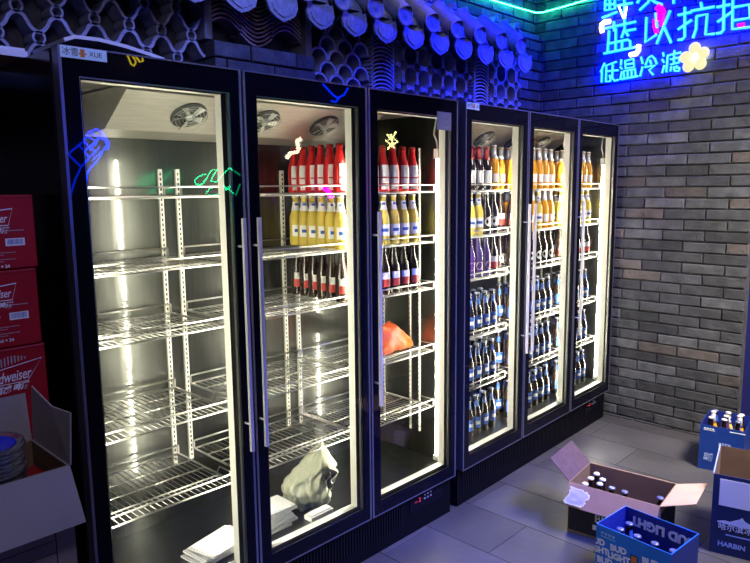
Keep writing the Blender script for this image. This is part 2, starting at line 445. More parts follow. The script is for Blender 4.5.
# hanging drip plate: a rounded shield
sh = [(-0.075, 0.02), (-0.083, -0.03), (-0.07, -0.065), (-0.035, -0.088), (0, -0.10), (0.035, -0.088), (0.07, -0.065), (0.083, -0.03), (0.075, 0.02), (0.04, 0.0), (0, -0.008), (-0.04, 0.0)]
dm.m(1).prism([(x, dd.y-0.014, z+dd.z-0.01) for x, z in sh], (0, 0.012, 0.0))
dm.prism([(x*0.72, dd.y-0.019, (z+0.03)*0.7+dd.z-0.043) for x, z in sh[1:8]], (0, 0.006, 0.0))
drip0 = dm.build('drip_tile', [mEave, mCapEnd], ev)
xs = 1.72-0.215*13
for i in range(-14, 7):
    c = cap0 if i == -14 else cap0.copy(); d = drip0 if i == -14 else drip0.copy()
    for q in (c, d):
        if i != -14: COL.objects.link(q); q.parent = ev
    c.location = (1.68+0.215*i, 0, 0.0); d.location = (1.7875+0.215*i, 0, -0.060)
    if i == 8: pass
# roofing slab the tiles lie on
b = MB(); b.prism([(-1.55, 0.068, 0.05), (-1.55, 0.068, -0.05), (-1.55, -0.08, -0.145), (-1.55, -0.08, -0.125)], (4.62, 0, 0)); b.build('roof_slab', mEave, ev)

# green led rope in the upper corner
mGreen = mat('green led rope', (0.05, 0.6, 0.35), 0.4, emit=(0.02, 1.0, 0.42), estr=60)
g = MB(); g.tube([(2.6, 0.715, 2.802), (3.0, 0.715, 2.810), (3.35, 0.71, 2.815), (3.60, 0.70, 2.818), (3.640, 0.66, 2.824), (3.645, 0.5, 2.834), (3.645, 0.3, 2.85), (3.645, 0.0, 2.88)], 0.003, 8)
o = g.build('light_rope', mGreen); tag(o, 'green glowing led rope bent around the upper wall corner', 'light rope')

# ------------------------------------------------------------------ neon sign on the right wall
def wallpt(px, py, X=3.625):
    d = fw + ((px-375)/665.7)*rt - ((py-281.5)/665.7)*up
    t = (X-CP.x)/d.x; return CP + t*d
neon = empty('neon_sign', (3.66, -0.2, 2.5)); tag(neon, 'cyan neon lettering sign with a white flower on the brick wall', 'sign')
mCy = mat('cyan neon tube', (0.3, 0.8, 1), 0.4, emit=(0.09, 0.72, 1.0), estr=1.3)
mCyB = mat('blue neon base', (0, 0.02, 0.9), 0.4, emit=(0.0, 0.004, 1.0), estr=185)
mWarm = mat('warm white neon', (1, 1, 0.8), 0.4, emit=(1.0, 0.97, 0.62), estr=4)
mPink = mat('pink neon tube', (1, 0, 0.8), 0.4, emit=(0.80, 0.0, 0.80), estr=1.5)
def strokes(name, ox, oy, sc, L, m, r=0.0062, base=True, parent=neon, mb=None):
    t = MB(); bb = MB()
    for pl in L:
        P = [wallpt(ox+x/sc, oy+y/sc) for x, y in pl]
        P = [p-neon.location for p in P]
        t.tube(P, r, 8)
        bb.tube([p+Vector((0.012, 0, 0)) for p in P], r*1.5, 8)
    o = t.build(name, m, parent)
    if base: q = bb.build('tube_base', mb or mCyB, o)
    return o
s1 = 9.375
strokes('character', 590, 0, s1, [[(140, -60), (140, 0), (135, 95), (230, 80), (228, -60)], [(182, -60), (180, 90)], [(140, 45), (235, 33)], [(140, -10), (235, -22)], [(110, 165), (250, 110)], [(250, 50), (395, 25)], [(255, -10), (385, -32)], [(318, -60), (320, 190)]], mCy)
strokes('character', 590, 0, s1, [[(440, 30), (475, -60)], [(460, 95), (545, 15), (565, -60)], [(560, -20), (600, 15), (672, 42)], [(480, -30), (690, -60)]], mCy)
strokes('character', 670, 0, s1, [[(30, -60), (30, 32)], [(-60, -60), (110, -85)], [(40, -50), (90, -20)]], mCy)
strokes('character', 590, 0, s1, [[(140, 265), (425, 200)], [(220, 200), (222, 290)], [(320, 190), (320, 250)], [(345, 285), (425, 270)], [(325, 255), (290, 355)], [(325, 290), (355, 335)], [(175, 285), (160, 490)], [(238, 265), (235, 480)], [(163, 408), (350, 370), (372, 385), (375, 445)], [(297, 390), (295, 465)], [(125, 500), (425, 438)]], mCy)
strokes('character', 590, 0, s1, [[(525, 160), (515, 395), (622, 322)], [(610, 120), (625, 260)], [(748, 95), (690, 240), (620, 412)], [(690, 250), (755, 400)]], mCy)
strokes('character', 670, 0, s1, [[(135, 65), (133, 345), (110, 368), (70, 372)], [(70, 140), (200, 110)], [(70, 275), (200, 185)], [(285, 20), (295, 75)], [(195, 100), (412, 60)], [(245, 150), (240, 270), (210, 355)], [(245, 150), (345, 130), (328, 322), (412, 314)]], mCy)
strokes('character', 670, 0, s1, [[(503, -40), (497, 280), (475, 305), (430, 312)], [(435, 65), (560, 40)], [(440, 205), (575, 110)], [(587, -40), (580, 272), (830, 240)], [(600, 65), (740, 40), (745, 165), (590, 190)]], mCy)
strokes('character', 590, 45, s1, [[(135, 165), (95, 255)], [(108, 225), (105, 350)], [(245, 155), (150, 190), (145, 345), (190, 335)], [(210, 180), (205, 305), (225, 335), (262, 325)], [(150, 245), (262, 235)], [(180, 280), (190, 330)]], mCy, 0.005)
strokes('character', 590, 45, s1, [[(290, 135), (285, 190)], [(280, 205), (297, 225)], [(297, 245), (280, 325)], [(325, 148), (405, 128), (410, 205), (330, 218), (325, 148)], [(328, 182), (407, 170)], [(318, 315), (315, 242), (420, 225), (425, 295)], [(350, 238), (350, 308)], [(387, 232), (387, 300)], [(290, 320), (447, 290)]], mCy, 0.005)
strokes('character', 590, 45, s1, [[(475, 110), (490, 175)], [(490, 200), (465, 295)], [(515, 190), (545, 118), (575, 100), (605, 130), (622, 178)], [(560, 140), (570, 180)], [(510, 207), (607, 190), (550, 235), (588, 278)]], mCy, 0.005)
strokes('character', 650, 35, 7.5, [[(95, 130), (100, 160)], [(88, 182), (102, 205)], [(105, 225), (88, 285)], [(130, 152), (120, 278)], [(130, 152), (230, 128)], [(180, 113), (180, 145)], [(150, 182), (222, 165)], [(178, 150), (176, 215)], [(215, 170), (215, 205), (150, 220)], [(158, 235), (150, 272)], [(180, 235), (180, 268), (215, 268), (218, 240)], [(198, 228), (200, 250)]], mCy, 0.005)
strokes('bracket', 590, 0, s1, [[(108, 300), (100, 260), (105, 225), (130, 203), (182, 198)]], mWarm, 0.011, mb=mat('warm neon base', (1, 1, .8), .4, emit=(1, .9, .4), estr=2))
strokes('bracket', 590, 0, s1, [[(368, 512), (430, 500), (448, 470), (450, 418)]], mWarm, 0.011, mb=MAT['warm neon base'])
strokes('leaf_stroke', 590, 0, s1, [[(270, 60), (315, 172)], [(345, 60), (325, 172)]], mWarm, 0.006, base=False)
strokes('ribbon_stroke', 590, 0, s1, [[(610, 85), (650, 40), (680, 100), (660, 240)], [(600, 180), (598, 240), (620, 305)], [(640, 100), (642, 190)]], mPink, 0.009, mb=mat('pink neon base', (1, 0, 1), .4, emit=(.9, 0, .9), estr=3))
strokes('ribbon_stroke', 670, 0, s1, [[(630, 235), (700, 220)], [(640, 250), (700, 240)]], mPink, 0.007, base=False)
# flower: five round petals about a centre
fl = MB(); c0 = wallpt(696, 57)-neon.location
for (x, y) in ((695.3, 48.3), (704, 53), (701, 64), (689, 66.5), (686, 57.5)):
    c = wallpt(x, y)-neon.location
    fl.m(0).lathe([(0.006, 0.0), (0.030, 0.002), (0.036, 0.010), (0.030, 0.018), (0.008, 0.022)], 16, M=Matrix.Translation(c) @ Matrix.Rotation(-PI/2, 4, 'Y'))
flo = fl.build('flower', mat('flower neon', (.12, .12, .08), .6, emit=(1.0, 0.93, 0.50), estr=0.92), neon)
b = MB(); b.lathe([(0.004, 0), (0.020, 0.002), (0.024, 0.016), (0.01, 0.026)], 16, M=Matrix.Translation(c0) @ Matrix.Rotation(-PI/2, 4, 'Y'))
b.build('flower_centre', mat('flower centre neon', (1, 1, .9), .4, emit=(1.0, 1.0, 0.85), estr=1.6), flo)
b = MB(); b.lathe([(0.004, 0), (0.052, 0.001), (0.052, 0.006), (0.004, 0.007)], 20, M=Matrix.Translation(c0+Vector((0.012, 0, 0))) @ Matrix.Rotation(-PI/2, 4, 'Y'))
b.build('tube_base', mat('flower base neon', (1, 1, .5), .4, emit=(0.75, 0.9, 0.2), estr=14), flo)

# ------------------------------------------------------------------ beverage coolers
WD = 0.5903; WC = 3*WD; YB = 0.515
ZS = [1.587, 1.352, 1.130, 0.825, 0.547]; Z0 = 0.27
OX0, OX1, OZ0, OZ1 = 0.058, 0.547, 0.258, 1.924
def ring(b, x0, x1, z0, z1, X0, X1, Z0_, Z1_, y0, y1):
    b.box(x0, X0, y0, y1, z0, z1); b.box(X1, x1, y0, y1, z0, z1)
    b.box(X0, X1, y0, y1, z0, Z0_); b.box(X0, X1, y0, y1, Z1_, z1)
def make_cooler():
    root = empty('beverage_cooler')
    b = MB()
    b.box(0, 0.03, 0.045, 0.62, 0.03, 1.995); b.box(WC-0.03, WC, 0.045, 0.62, 0.03, 1.995)
    b.box(0.03, WC-0.03, 0.52, 0.62, 0.03, 1.995); b.box(0.03, WC-0.03, 0.045, 0.52, 1.955, 1.995)
    b.box(0.03, WC-0.03, 0.06, 0.52, 0.03, 0.25)
    for x in (0.06, WC-0.06):
        for y in (0.1, 0.56): b.lathe([(0.022, 0), (0.022, 0.03)], 12, (x, y, 0))
    b.build('cabinet', mBody, root)
    b = MB(); b.box(0.03, WC-0.03, YB, 0.5195, 0.25, 1.95); b.build('back_panel', mBack, root)
    b = MB(); b.box(0.031, 0.036, 0.062, YB, 0.25, 1.95); b.build('side_liner', mBack, root); b = MB(); b.box(WC-0.036, WC-0.031, 0.062, YB, 0.25, 1.95); b.build('side_liner', mBack, root)
    b = MB(); b.box(0.036, WC-0.036, 0.062, YB, 1.945, 1.953); b.build('top_liner', mCeilIn, root)
    b = MB(); b.box(0.036, WC-0.036, 0.062, YB, 0.2505, Z0); b.build('floor_liner', mat('dark floor liner steel', (0.10, 0.105, 0.10), 0.3, 1.0, noise=.15, nscale=8), root)
    # kick plate with vertical louvres
    b = MB(); b.box(0.004, WC-0.004, 0.030, 0.0595, 0.004, 0.193)
    k = b.build('kick_plate', mKick, root)
    b = MB()
    for i in range(84):
        x = 0.045+i*0.0165
        if x < 1.40: b.box(x, x+0.008, 0.0255, 0.0300, 0.065, 0.175)
    q = b.build('grille', mat('black grille plastic', (0.004, 0.004, 0.006), 0.4, spec=0.2), k)
    b = MB(); b.box(1.46, 1.70, 0.0265, 0.0300, 0.105, 0.185); cp = b.build('control_panel', mBlack, root)
    b = MB(); mred = mat('red digits', (1, .05, .05), .5, emit=(1, .03, .06), estr=0.25)
    b.addmesh(text_mesh('-- 2', 0.030, 0.0006), textM((1.515, 0.0255, 0.152), (1, 0, 0), (0, 0, 1))); b.build('digit_display', mred, cp)
    b = MB()
    for i in range(3):
        for j in range(2): b.box(1.56+i*0.022, 1.571+i*0.022, 0.0250, 0.0265, 0.143+j*0.018, 0.151+j*0.018)
    b.build('button', mat('grey key', (.2, .2, .22), .5), cp)
    # mullions, led tubes
    for kx in (0.0, WD, 2*WD, WC):
        b = MB(); w0, w1 = (0.036, 0.060) if kx == 0 else ((WC-0.060, WC-0.036) if kx == WC else (kx-0.028, kx+0.028))
        b.box(w0, w1, 0.046, 0.062, 0.255, 1.943); b.build('mullion', mPVC, root)
        cx = 0.050 if kx == 0 else (WC-0.050 if kx == WC else kx)
        b = MB(); b.tube([(cx, 0.080, 0.30), (cx, 0.080, 1.74)], 0.006, 10)
        t = b.build('led_tube', mLED, root)
        b = MB(); b.box(cx-0.011, cx+0.011, 0.067, 0.093, 1.74, 1.785); b.build('tube_end', mWhitePl, t); b = MB(); b.box(cx-0.011, cx+0.011, 0.067, 0.093, 0.275, 0.30); b.build('tube_end', mWhitePl, t)
        b = MB(); b.tube([(cx, 0.08, 1.785), (cx-0.004, 0.082, 1.82), (cx-0.02, 0.085, 1.85), (cx-0.008, 0.085, 1.90), (cx, 0.082, 1.945)], 0.004, 6); b.build('cord', mWhitePl, t)
    # doors
    for k in range(3):
        x0 = k*WD+0.004; x1 = (k+1)*WD-0.004; ox0 = k*WD+OX0; ox1 = k*WD+OX1
        b = MB(); ring(b, x0+0.006, x1-0.006, 0.204, 1.996, ox0, ox1, OZ0, OZ1, 0.0, 0.006)
        ring(b, x0+0.006, x1-0.006, 0.204, 1.996, ox0+0.006, ox1-0.006, OZ0+0.006, OZ1-0.006, 0.006, 0.042)
        d = b.build('door', mBlack, root)
        b = MB(); ring(b, x0, x1, 0.200, 2.0, x0+0.0085, x1-0.0085, 0.2032, 1.9955, -0.003, 0.042); b.build('edge_trim', mAlu, d)
        b = MB(); b.face([(ox0, 0.003, OZ0), (ox1, 0.003, OZ0), (ox1, 0.003, OZ1), (ox0, 0.003, OZ1)])
        b.build('glass_pane', mGlass, d)
        # spacer bar of the double glazing
        b = MB(); ring(b, ox0+0.001, ox1-0.001, OZ0+0.0005, OZ1-0.001, ox0+0.004, ox1-0.010, OZ0+0.005, OZ1-0.005, 0.005, 0.017); b.build('spacer_bar', mCeilIn, d)
        b = MB(); ring(b, ox0+0.0045, ox1-0.0105, OZ0+0.006, OZ1-0.0055, ox0+0.0065, ox1-0.0258, OZ0+0.0162, OZ1-0.0078, 0.0180, 0.0203); b.build('gasket', mSlot, d)
        b = MB(); ring(b, ox0+0.002, ox1-0.014, OZ0+0.010, OZ1-0.002, ox0+0.006, ox1-0.026, OZ0+0.016, OZ1-0.008, 0.0205, 0.056)
        b.build('inner_frame', mPVC, d)
        hx = ((k+1)*WD-0.036) if k == 0 else (k*WD+0.026)
        b = MB(); b.box(hx-0.006, hx+0.006, -0.042, -0.030, 0.705, 1.515)
        for z in (0.80, 1.42): b.tube([(hx, -0.031, z), (hx, 0.0, z)], 0.004, 8)
        b.build('handle', mSteelH, d)
    # shelves
    def shelf_mesh(xa, xb):
        b = MB(); y0, y1 = 0.10, 0.49
        b.tube([(xa, y0, 0), (xb, y0, 0)], 0.0034, 6)
        b.tube([(xa, y0, 0.033), (xb, y0, 0.033)], 0.0034, 6)
        for x in (xa, xb):
            b.tube([(x, y0, 0.033), (x, y0, 0), (x, y1, 0), (x, y1, 0.034)], 0.0042, 6)
            b.tube([(x, y0, 0.033), (x, y0+0.09, 0.033), (x, y0+0.11, 0.0)], 0.0025, 5)
        b.tube([(xa, y1, 0.034), (xb, y1, 0.034)], 0.0038, 6); b.tube([(xa, y1, 0), (xb, y1, 0)], 0.0038, 6)
        for y in (0.20, 0.30, 0.40): b.tube([(xa, y, -0.003), (xb, y, -0.003)], 0.0030, 6)
        n = 22
        for i in range(1, n):
            x = xa+(xb-xa)*i/n; b.tube([(x, y0, 0.0035), (x, y1, 0.0035)], 0.0014, 4)
        return b
    smesh = None
    for k in range(3):
        xa = k*WD+(0.085 if k == 0 else 0.042); xb = (k+1)*WD-(0.05 if k == 2 else (-0.028 if k == 1 else 0.03))
        o0 = shelf_mesh(xa, xb).build('wire_shelf', mWire, root)
        for i, z in enumerate(ZS):
            o = o0 if i == 0 else o0.copy()
            if i: COL.objects.link(o); o.parent = root
            o.location = (0, 0, z)
    # perforated shelf posts
    def post():
        b = MB(); b.box(-0.0085, 0.0085, -0.012, -0.001, 0.50, 1.69)
        b.m(1)
        for i in range(60): b.box(-0.003, 0.003, -0.0126, -0.0118, 0.515+i*0.0195, 0.526+i*0.0195)
        return b
    p0 = post().build('shelf_post', [mPost, mSlot], root); pl = []
    for x in (WD-0.037, WD+0.037, 2*WD-0.037, 2*WD+0.037, 0.055, WC-0.055): pl.append((x, YB, 0))
    for i, l in enumerate(pl):
        o = p0 if i == 0 else p0.copy()
        if i: COL.objects.link(o); o.parent = root
        o.location = l
    for x, r_ in ((WC-0.036, -PI/2), (0.036, PI/2)):
        for y in (0.20, 0.26, 0.44):
            o = p0.copy(); COL.objects.link(o); o.parent = root; o.location = (x, y, -0.2); o.rotation_euler = (0, 0, r_)
            o.scale = (0.6, 0.5, 1.18)
    # evaporator with three fans: the face leans back underneath
    b = MB(); xa, xb = 0.27, 1.44
    T, B_ = (0.16, 1.925), (0.33, 1.815)
    pr = [(T[0], T[1]), (B_[0], B_[1]), (0.50, 1.800), (0.50, 1.940), (0.16, 1.940)]
    b.prism([(xa, y, z) for y, z in pr], (xb-xa, 0, 0))
    ev_ = b.build('evaporator_cover', mFan, root)
    dn = Vector((0, T[1]-B_[1], 0)); 
    e1 = Vector((0, B_[0]-T[0], B_[1]-T[1])).normalized(); nrm = Vector((1, 0, 0)).cross(e1); 
    if nrm.y > 0: nrm = -nrm
    mid = Vector((0, (T[0]+B_[0])/2, (T[1]+B_[1])/2))
    for cx in (0.535, 0.86, 1.17):
        Mf = Matrix((Vector((1, 0, 0)), e1, nrm)).transposed().to_4x4(); Mf.translation = Vector((cx, mid.y, mid.z))
        b = MB(); b.lathe([(0.066, 0.000), (0.066, 0.003)], 28, M=Mf)
        h = b.build('fan', mFanDark, ev_)
        b = MB()
        b.lathe([(0.018, 0.003), (0.018, 0.012), (0.010, 0.015)], 14, M=Mf)
        for q in range(5):
            a = q*2*PI/5+cx*3; 
            poly = [(0.014, a-0.3, .006), (0.057, a-0.30, .004), (0.060, a+0.10, .010), (0.016, a+0.35, .012)]
            P = [Vector((r*math.cos(t), r*math.sin(t), z)) for r, t, z in poly]
            b.prism(P, (0, 0, 0.0015), M=Mf)
        b.build('fan_blade', mFanBlade, h)
        b = MB()
        for r in (0.026, 0.039, 0.052, 0.064): b.tube([(r*math.cos(i*PI/12), r*math.sin(i*PI/12), 0.016) for i in range(24)], 0.0011, 4, closed=True, M=Mf)
        for q in range(4): a = q*PI/2+.3; b.tube([(0.01*math.cos(a), 0.01*math.sin(a), 0.017), (0.064*math.cos(a), 0.064*math.sin(a), 0.017)], 0.0013, 4, M=Mf)
        b.build('fan_guard', mWire, h)
    return root
coolA = make_cooler(); tag(coolA, 'near black three-door glass beer cooler, partly empty, at the left of the row', 'fridge', 'three-door beer coolers')
coolB = copy_tree(coolA); tag(coolB, 'far black three-door glass beer cooler full of bottles beside the brick wall', 'fridge', 'three-door beer coolers')
BX, BY, BR = 1.828, 0.004, 0.032
coolB.location = (BX, BY, 0); coolB.rotation_euler = (0, 0, BR)
def locB(x, y): return (BX+x*math.cos(BR)-y*math.sin(BR), BY+x*math.sin(BR)+y*math.cos(BR))
# stickers on the door frames
def sticker(parent, x0, x1, z0, z1, color_mat, name='brand_sticker'):
    b = MB(); b.box(x0, x1, -0.0035, -0.0005, z0, z1); return b.build(name, color_mat, parent)
mStick = mat('pale blue sticker', (0.62, 0.85, 0.95), 0.5)
for root, sc in ((coolA, 1), (coolB, 1)):
    x0 = 0.010
    s = sticker(root, x0, x0+(0.128 if root is coolA else .105), 1.968, 1.9985, mStick); s['label'] = 'pale blue brand sticker'
    b = MB(); b.addmesh(text_mesh('冰雪', 0.023, 0.0001), textM((x0+0.027, -0.0038, 1.983), (1, 0, 0), (0, 0, 1))); b.build('lettering', mBlackInk, s)
    b = MB(); b.addmesh(text_mesh('XUE', 0.019, 0.0001), textM((x0+0.096, -0.0038, 1.983), (1, 0, 0), (0, 0, 1))); b.build('lettering', mBlackInk, s)
    b = MB(); b.box(x0+0.054, x0+0.066, -0.0041, -0.0035, 1.973, 1.994); b.box(x0+0.049, x0+0.071, -0.0042, -0.0035, 1.980, 1.984); b.build('emblem', mOrangeInk, s)
s = sticker(coolA, 1.617, 1.716, 1.862, 1.940, mat('frosted notice sheet', (0.27, 0.27, 0.29), .6), 'notice_sheet')
b = MB()
for i in range(7): b.box(1.628, 1.705-0.02*(i % 3), -0.0042, -0.0036, 1.928-i*0.009, 1.930-i*0.009)
b.build('printed_line', mGreyInk, s)

# ------------------------------------------------------------------ bottles
def lathe_part(prof, m, name, parent, n=16, ang=None, mi=None):
    b = MB()
    if ang is None: b.lathe(prof, n)
    else:
        a0, a1 = ang; k = 10; rows = []
        for r, z in prof: rows.append([b.bm.verts.new((r*math.cos(a0+(a1-a0)*i/k), r*math.sin(a0+(a1-a0)*i/k), z)) for i in range(k+1)])
        for A, B in zip(rows, rows[1:]):
            for i in range(k): 
                f = b.fv([A[i], A[i+1], B[i+1], B[i]]); f.smooth = True
    o = b.build(name, m, parent); return o
mRedAl = mat('red aluminium', (0.62, 0.012, 0.014), 0.28, 0.35)
mRedCap = mat('dark red cap', (0.35, 0.01, 0.01), 0.35, 0.4)
mYel = mat('pale gold beer in clear glass', (0.98, 0.74, 0.13), 0.08, trans=0.25, ior=1.34)
mAmb = mat('orange beer in clear glass', (0.95, 0.42, 0.03), 0.08, trans=0.25, ior=1.34)
mBrn = mat('dark brown glass', (0.020, 0.010, 0.006), 0.07, coat=0.5)
mPur = mat('purple tinted glass', (0.07, 0.03, 0.18), 0.08, coat=0.5)
mCapW = mat('white crown cap', (0.75, 0.75, 0.74), 0.35, 0.3)
mCapS = mat('silver blue crown cap', (0.30, 0.33, 0.48), 0.3, 0.7)
mCapD = mat('dark crown cap', (0.06, 0.05, 0.06), 0.35, 0.4)
mLabW = mat('white bottle label', (0.85, 0.84, 0.80), 0.5)
mLabB = mat('blue bottle label', (0.03, 0.10, 0.42), 0.4)
mLabR = mat('red bottle label', (0.50, 0.05, 0.04), 0.5)
mLabP = mat('pink bottle label', (0.75, 0.35, 0.45), 0.5)
mFoil = mat('silver neck foil', (0.7, 0.72, 0.78), 0.3, 0.6)
FR = (PI*1.02, PI*1.78)        # the side that faces the aisle
FRC = PI*1.40
def bottle(kind):
    if kind == 'red':
        pr = [(0.026, 0), (0.030, 0.004), (0.030, 0.085), (0.0275, 0.110), (0.019, 0.140), (0.0145, 0.165), (0.0135, 0.185)]
        o = lathe_part(pr, mRedAl, 'beer_bottle', None)
        lathe_part([(0.0142, 0.184), (0.0150, 0.186), (0.0150, 0.197), (0.012, 0.199)], mRedCap, 'cap', o, 12)
        lathe_part([(0.0304, 0.036), (0.0304, 0.084), (0.0282, 0.108), (0.0262, 0.116)], mLabW, 'front_label', o, ang=(FRC-0.75, FRC+0.75))
        l = lathe_part([(0.0307, 0.058), (0.0307, 0.064)], mLabR, 'label_band', o, ang=(FRC-0.7, FRC+0.7))
        lathe_part([(0.0305, 0.010), (0.0305, 0.032)], mLabW, 'foot_label', o, ang=(FRC-0.6, FRC+0.6))
        return o
    H = {'amber': 0.235, 'yellow': 0.222}.get(kind, 0.222)
    g = {'yellow': mYel, 'amber': mAmb, 'purple': mPur}.get(kind, mBrn)
    k = H/0.225
    pr = [(0.025, 0), (0.0295, 0.005), (0.0295, 0.112*k), (0.027, 0.132*k), (0.0175, 0.160*k), (0.0135, 0.180*k), (0.0125, 0.212*k), (0.0140, 0.214*k), (0.0140, 0.219*k), (0.012, 0.2195*k)]
    o = lathe_part(pr, g, 'beer_bottle', None)
    cm_ = {'yellow': mCapW, 'amber': mCapW, 'dark': mCapW, 'blue': mCapS, 'purple': mCapW, 'round': mCapW, 'blackred': mRedCap}[kind]
    lathe_part([(0.0150, 0.2165*k), (0.0158, 0.2175*k), (0.0150, 0.2235*k), (0.011, 0.2255*k)], cm_, 'cap', o, 14)
    if kind == 'yellow':
        lathe_part([(0.0300, 0.042), (0.0300, 0.092)], mLabW, 'body_label', o, ang=(FRC-0.95, FRC+0.95))
        lathe_part([(0.0303, 0.060), (0.0303, 0.074)], mLabB, 'label_band', o, ang=(FRC-0.6, FRC+0.6))
        lathe_part([(0.0195, 0.157*k), (0.0142, 0.180*k), (0.0134, 0.196*k)], mLabW, 'neck_label', o)
        lathe_part([(0.0150, 0.180*k), (0.0142, 0.190*k)], mLabB, 'neck_band', o, ang=(FRC-0.6, FRC+0.6))
    elif kind == 'amber':
        lathe_part([(0.0300, 0.040), (0.0300, 0.085)], mLabW, 'body_label', o, ang=(FRC-0.6, FRC+0.6))
        lathe_part([(0.0185, 0.160*k), (0.0142, 0.180*k), (0.0134, 0.212*k)], mFoil, 'neck_foil', o)
    elif kind == 'dark':
        lathe_part([(0.0300, 0.070), (0.0300, 0.100)], mLabW, 'body_label', o, ang=(FRC-0.8, FRC+0.8))
        lathe_part([(0.0300, 0.036), (0.0300, 0.070)], mLabR, 'lower_label', o, ang=(FRC-0.9, FRC+0.9))
    elif kind == 'blackred':
        lathe_part([(0.0300, 0.035), (0.0300, 0.100)], mLabW, 'body_label', o, ang=(FRC-0.9, FRC+0.9))
        lathe_part([(0.0190, 0.158*k), (0.0142, 0.180*k), (0.0134, 0.212*k)], mLabR, 'neck_foil', o)
    elif kind == 'purple':
        b = MB(); 
        for rr, mi in ((0.021, 0),): 
            P = []
            for i in range(16):
                a = 2*PI*i/16; th = FRC+rr*math.cos(a)/0.03; P.append((0.0302*math.cos(th), 0.0302*math.sin(th), 0.062+rr*math.sin(a)))
            b.face(P)
        b.build('round_label', mLabP, o)
    elif kind == 'round':
        b = MB(); P = []
        for i in range(16):
            a = 2*PI*i/16; th = FRC+0.026*math.cos(a)/0.03; P.append((0.0304*math.cos(th), 0.0304*math.sin(th), 0.068+0.026*math.sin(a)))
        c = b.bm.verts.new((0.0308*math.cos(FRC), 0.0308*math.sin(FRC), 0.068)); V = [b.bm.verts.new(p) for p in P]
        for i in range(16): b.fv([c, V[i], V[(i+1) % 16]])
        b.build('round_label', mLabW, o)
    elif kind == 'blue':
        lathe_part([(0.0300, 0.038), (0.0300, 0.100)], mLabB, 'body_label', o, ang=(FRC-1.0, FRC+1.0))
        lathe_part([(0.0303, 0.058), (0.0303, 0.078)], mLabW, 'label_band', o, ang=(FRC-0.5, FRC+0.5))
        lathe_part([(0.0185, 0.160*k), (0.0144, 0.180*k), (0.0138, 0.196*k)], mLabB, 'neck_label', o, ang=(FRC-0.9, FRC+0.9))
    return o
protos = {}
def put(kind, x, y, z, label, group, rz=None, tilt=None):
    if kind not in protos:
        o = bottle(kind); protos[kind] = o
    else: o = copy_tree(protos[kind])
    o.location = (x, y, z); o.rotation_euler = tilt if tilt else (0, 0, random.uniform(-0.25, 0.25) if rz is None else rz)
    tag(o, label, 'bottle', group); return o
DESC = {'red': 'red aluminium beer bottle', 'yellow': 'pale gold beer bottle', 'dark': 'brown red-labelled beer bottle', 'amber': 'orange beer bottle',
        'blackred': 'red-necked dark beer bottle', 'purple': 'purple beer bottle', 'round': 'round-labelled dark beer bottle', 'blue': 'blue-labelled dark beer bottle'}
SH = ['top shelf', 'second shelf', 'third shelf', 'fourth shelf', 'fifth shelf', 'cooler floor']
ORD = ['first', 'second', 'third', 'fourth', 'fifth', 'sixth', 'seventh', 'eighth', 'ninth', 'tenth', 'eleventh', 'twelfth', 'thirteenth', 'fourteenth', 'fifteenth',
       'sixteenth', 'seventeenth', 'eighteenth', 'nineteenth', 'twentieth', 'twenty-first', 'twenty-second']
def shz(i): return (ZS[i]+0.0056) if i < 5 else Z0+0.0005
def blabel(kind, si, door, c, r): return '%s, %s, %s from left, %s row, behind %s door' % (DESC[kind], SH[si], ORD[c], ('front', 'back')[r], ORD[door])
def bgroup(si, door): return 'bottles on the %s behind the %s door' % (SH[si], ORD[door])
for si, kind in ((0, 'red'), (1, 'yellow'), (2, 'dark')):
    for k in range(6):
        put(kind, 1.160+0.003*k, 0.142+0.0623*k, shz(si), '%s, %s, %s from the glass, behind second door' % (DESC[kind], SH[si], 'nearest' if k == 0 else ORD[k]), bgroup(si, 1))
    for c in range(6):
        for r in range(2):
            put(kind, 1.285+0.0655*c, 0.142+0.066*r, shz(si), blabel(kind, si, 2, c, r), bgroup(si, 2))
rowsB = {0: [['blackred']*5+['amber'], ['yellow']*4+['round']*2, ['purple']*5+['dark'], ['blue']*6, ['blue']*6, ['blue']*6],
         1: [['amber']*7, ['dark', 'amber', 'amber', 'amber', 'yellow', 'amber', 'amber'], ['round']*7, ['blue']*7, ['blue']*7, ['blue']*7],
         2: [['amber']*6, ['yellow']*6, ['dark']*6, ['blue']*6, ['blue']*6, ['blue']*6]}
for bay, rows in rowsB.items():
    for si, kinds in enumerate(rows):
        for c, kind in enumerate(kinds):
            for r in range(2):
                x, y = locB(bay*WD+(0.115 if bay == 0 else 0.085)+0.0735*c, 0.145+0.075*r)
                put(kind, x, y, shz(si), blabel(kind, si, bay+3, c, r), bgroup(si, bay+3))

# ------------------------------------------------------------------ bags and trays in the coolers
def tex_noise(p, s, seed=0):
    from mathutils import noise
    return noise.noise(Vector(p)*s + Vector((seed*7.3, seed*3.1, seed)))
def blob(n=4): 
    bm = bmesh.new(); bmesh.ops.create_icosphere(bm, subdivisions=n, radius=1); return bm
mBagW = mat('thin translucent plastic bag', (0.80, 0.82, 0.62), 0.28, trans=0.40, ior=1.08, bump=0.25, bscale=45)
mMelon = mat('yellow green melon', (0.55, 0.62, 0.18), 0.45, noise=0.2, nscale=20)
